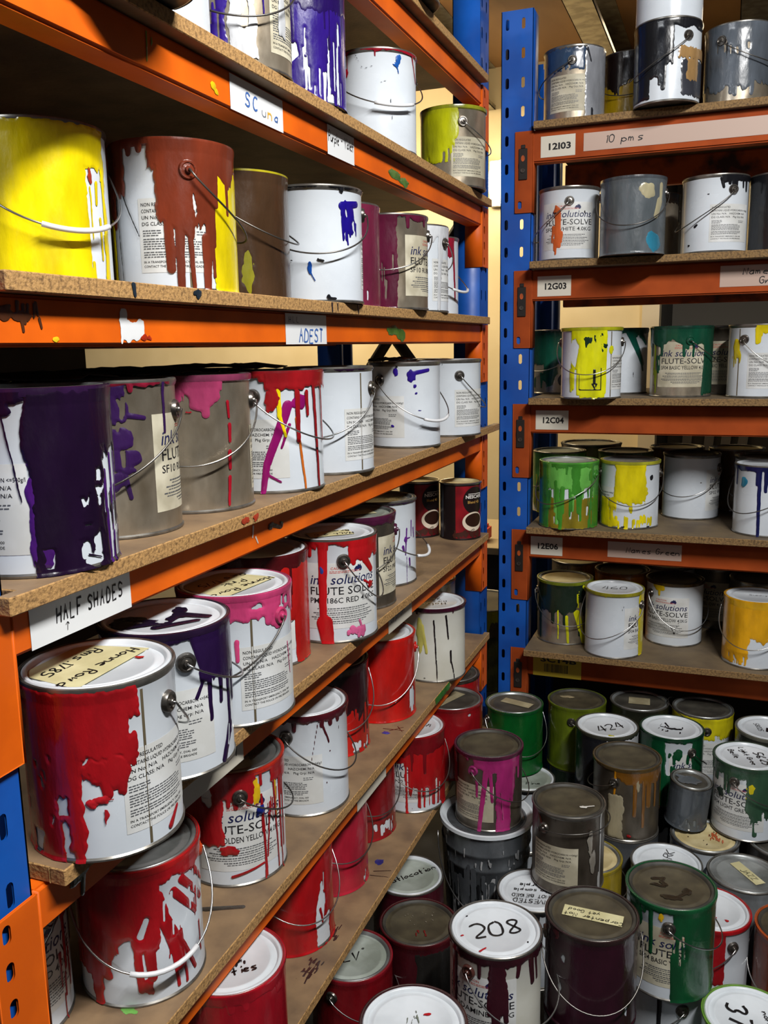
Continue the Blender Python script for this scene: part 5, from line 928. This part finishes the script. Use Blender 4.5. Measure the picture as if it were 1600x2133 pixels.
for i, (c, pr) in enumerate((('#b8babc', [('s', -60, 60, 110, 190, 26, 70, 4), ('s', -60, 60, 20, 80, 16, 20, 2), ('b', 10, 170, 16, 60)]), ('#1d1e20', [('s', -70, 70, 120, 190, 16, 80, 3), ('f', -130, -60, 40, 245), ('s', -10, 30, 140, 200, 10, 60, 1.2)]), ('#4f5357', [('s', -70, 70, 70, 120, 30, 80, 5)]))):
    K = b1 * 1000 * math.pi / 180; F = field(X, Y, pr, 77 + i, K); F[:, 0] = F[:, -1] = -1; r = iso(xs, ys, F); a, b, f, tt = r; zz = pH - .012 - b / 1000; rr = b0 + (b1 - b0) * zz / pH + .0038 + .0004 * i; an = FACE + a / 1000 / b1
    obj('paint_coat', raw_mesh('paint_coat', np.stack([rr * np.cos(an), rr * np.sin(an), zz], 1), tt, [ink(c)]), pl)
pts = [(-(pR + .004) * math.cos(math.radians(q)), -.02 - .175 * math.sin(math.radians(q)) * .35 - .02, pH - .03 - .19 * math.sin(math.radians(q))) for q in range(0, 181, 6)]
v, tt = tube(pts, .0018, 6); obj('bail_handle', raw_mesh('bail_handle', v, tt, [M_steel]), pl)
# cans hidden under the top layer of the floor stack
ALL = {k: v for k, v in POS.items() if k.startswith('f_') and k != 'f_P21'}
fill = []
for lev, zz in ((.386, .193), (.193, 0.)):
    tops = [v for v in list(ALL.values()) + fill if abs(v[2] - zz - .193) < .01]
    for tp in sorted(tops, key=lambda q: q[1]):
        for q in [(0, 0)] + [(r * math.cos(a), r * math.sin(a)) for r in (.03, .055) for a in np.arange(0, 6.28, .5)]:
            x, y = tp[0] + q[0], tp[1] + q[1]
            if x < -.38 and zz > .3: continue
            if all(math.hypot(x - o[0], y - o[1]) >= RIM + o[3] + .0005 for o in list(ALL.values()) + fill if abs(o[2] - zz) < .1):
                fill.append((x, y, zz, RIM, HC)); break
cl = ['#3a1428', '#20201f', '#4a1018', '#2a3a2c', '#55585c']
for i, f in enumerate(fill):
    cs = [(cl[i % 5], [('c', -131, 131, 60, 30, 9, 20, 90, 6)])] if f[2] > .1 else []
    near = min(((math.hypot(f[0] - v[0], f[1] - v[1]), k) for k, v in ALL.items() if v[2] > f[2]), default=(1, ''))[1]
    if near == 'f_P18' and f[2] > .1: cs = [('#3d1026', [FULL, ('-b', -30, 30, 4, 8), ('-b', 44, 40, 5, 14)])]
    if near == 'f_P14' and f[2] > .1: cs = [(BLK, [('d', -10, 10, -10, 120, 4)])]
    can('fill%d' % i, 'paint can buried in the dark below other cans of the floor stack', 'w' if near == 'f_P14' else 'wda'[i % 3], 'k', cs, bail=(-70, 70, 's', 8) if near == 'f_P14' and f[2] > .1 else None, group='cans buried low in the floor stack', pos=f)


# ---- coffee tins
def coffee(key, label):
    x, y, z, R, H = POS[key]; t = thing('coffee_tin', label, 'coffee tin', (x, y, z), math.atan2(CAM.y - y, CAM.x - x) + math.pi / 2, 'coffee tins')
    w = R - .002; K = w * 1000 * math.pi / 180
    obj('tin_body', lathe('tin_body', [(0, .003), (w - .002, .003), (w + .001, 0), (w + .0012, .003), (w, .005), (w, H - .006), (R, H - .004), (R, H - .001), (R - .002, H), (R - .004, H - .003), (R - .005, H - .015)], [mat('coffee_black', '#1d1313', rough=.3)]), t)
    obj('rim_bead', lathe('rim_bead', [(R - .003, H - .005), (R + .0006, H - .0045), (R + .0008, H - .001), (R - .0015, H + .0006), (R - .004, H)], [M_steel]), t)
    obj('lid', lathe('lid', [(0, H - .008), (R - .010, H - .008), (R - .007, H - .003), (R - .004, H - .001)], [M_lidl]), t)

    def patch(name, prims, m, lev, step=1.6):
        xs = np.arange(-100 * K, 100 * K, step); ys = np.arange(0, H * 1000 - 10, step); X, Y = np.meshgrid(xs, ys); F = field(X, Y, prims, 3, K, .0); F[0] = F[-1] = -1; F[:, 0] = F[:, -1] = -1
        a, b, f, tt = iso(xs, ys, F); an = FACE + a / 1000 / w; rr = w + .0002 + .00025 * lev
        obj(name, raw_mesh(name, np.stack([rr * np.cos(an), rr * np.sin(an), H - .006 - b / 1000], 1), tt, [m]), t)
    g = mat('coffee_red', '#8f1620', rough=.3, col2='#5c0e16', nscale=16)
    patch('red_panel', [('r', -14, 99, 2, 150)], g, 0); patch('grey_panel', [('r', -99, -56, 2, 150)], mat('coffee_greyblue', '#47505c', rough=.35), 1)
    patch('emblem_disc', [('e', 44, 42, 36, 38)], mat('coffee_black', '#1d1313'), 2)
    patch('cup', [('e', 40, 101, 34, 27)], mat('coffee_cup_cream', '#d9c9b4', rough=.4), 3); patch('cup_coffee', [('e', 42, 97, 28, 19)], mat('coffee_brown', '#2c1710', rough=.3), 4)
    patch('bean_pile', [('s', -20, 60, 126, 140, 40, 5, 4)], mat('bean_brown', '#3f1d16', rough=.4), 3)
    P = []
    v, tt = fit_text('NESCAF\u00c9', 9.5, 56, 14, H * 1000 - 42, 0, .02); P.append((v, tt, 0)); v, tt = fit_text('Blend 43', 7.5, 38, 20, H * 1000 - 56, 0, .015); P.append((v, tt, 1))
    vv, tt = rect2d(22, 68, H * 1000 - 30.5, H * 1000 - 29, 6); P.append((vv, tt, 0))
    obj('lettering', bake(P, w + .0016, 'lettering', [mat('coffee_white', '#e6e2dc', rough=.4), mat('coffee_gold', '#b98f4a', rough=.4)]), t)


coffee('lE_coffee', 'coffee tin with a cup picture, in front at the fifth shelf\'s end')
coffee('lE_coffee2', 'coffee tin standing in shadow behind the front coffee tin')
# ---- things glimpsed behind the racks
for i, x in enumerate((.36, .46, .53, .60)):
    o = tag(box('white_panel', -.026, .026, -.01, .01, 0, 1.42, mat('panel_white', '#b3ac9c', rough=.6), bevel=.002), '%s narrow white panel leaning in the dark recess behind the right rack' % ('leftmost', 'second from left', 'third from left', 'rightmost')[i], 'panel', 'leaning panels'); o.location = (x, 5.52, 0); o.rotation_euler = (0, math.radians(3 + i * 1.2), 0)
bt = thing('workbench', 'low grey bench seen in the slit between the two racks', 'bench', (-.55, 3.78, 0)); box('bench_top', -.40, .40, -.3, .3, .76, .79, mat('bench_cream', '#b8a888', rough=.6), bt, .003); box('apron', -.38, .38, -.28, -.26, .70, .755, M_clip, bt)
for sx in (-.3, .3):
    for sy in (-.25, .25): box('leg', sx - .025, sx + .025, sy - .025, sy + .025, 0, .76, M_clip, bt)
box('shelf', -.33, .33, -.28, .28, .45, .48, mat('pale_pine', '#b58b52', rough=.7), bt)
bm = bmesh.new(); add_box(bm, -.05, .05, -.05, .05, 0, .07); bmesh.ops.bevel(bm, geom=list(bm.edges), offset=.012, segments=2, affect='EDGES')
o = obj('red_block', bm_mesh('red_block', bm, mat('red_foam', '#d8442e', rough=.6))); o.location = (-.34, 3.60, .79); tag(o, 'small red block on the bench seen between the racks', 'block')
can('bg_drum', 'dark drum with lime paint standing behind the slit between the racks', 'd', 'k', [(LIME, [('c', -60, 60, 60, 40, 6, 20, 120, 8)]), ('#4a4a1c', [('f', 0, 131, 100, 300)])], pos=(-.20, 3.10, 0, .15, .68), name='drum', cat='drum')
# shallow paper roll and ring lying behind the third shelf cans of the right rack
v, tt = tube([(0, 0, 0), (.1, 0, 0)], .022, 16); o = obj('paper_roll', raw_mesh('paper_roll', v, tt, [M_paper])); o.location = (.40, 2.96, 1.457 + .0222); tag(o, 'small white paper roll lying behind the dark green labelled tin', 'paper roll')
print('objects', len(bpy.data.objects))
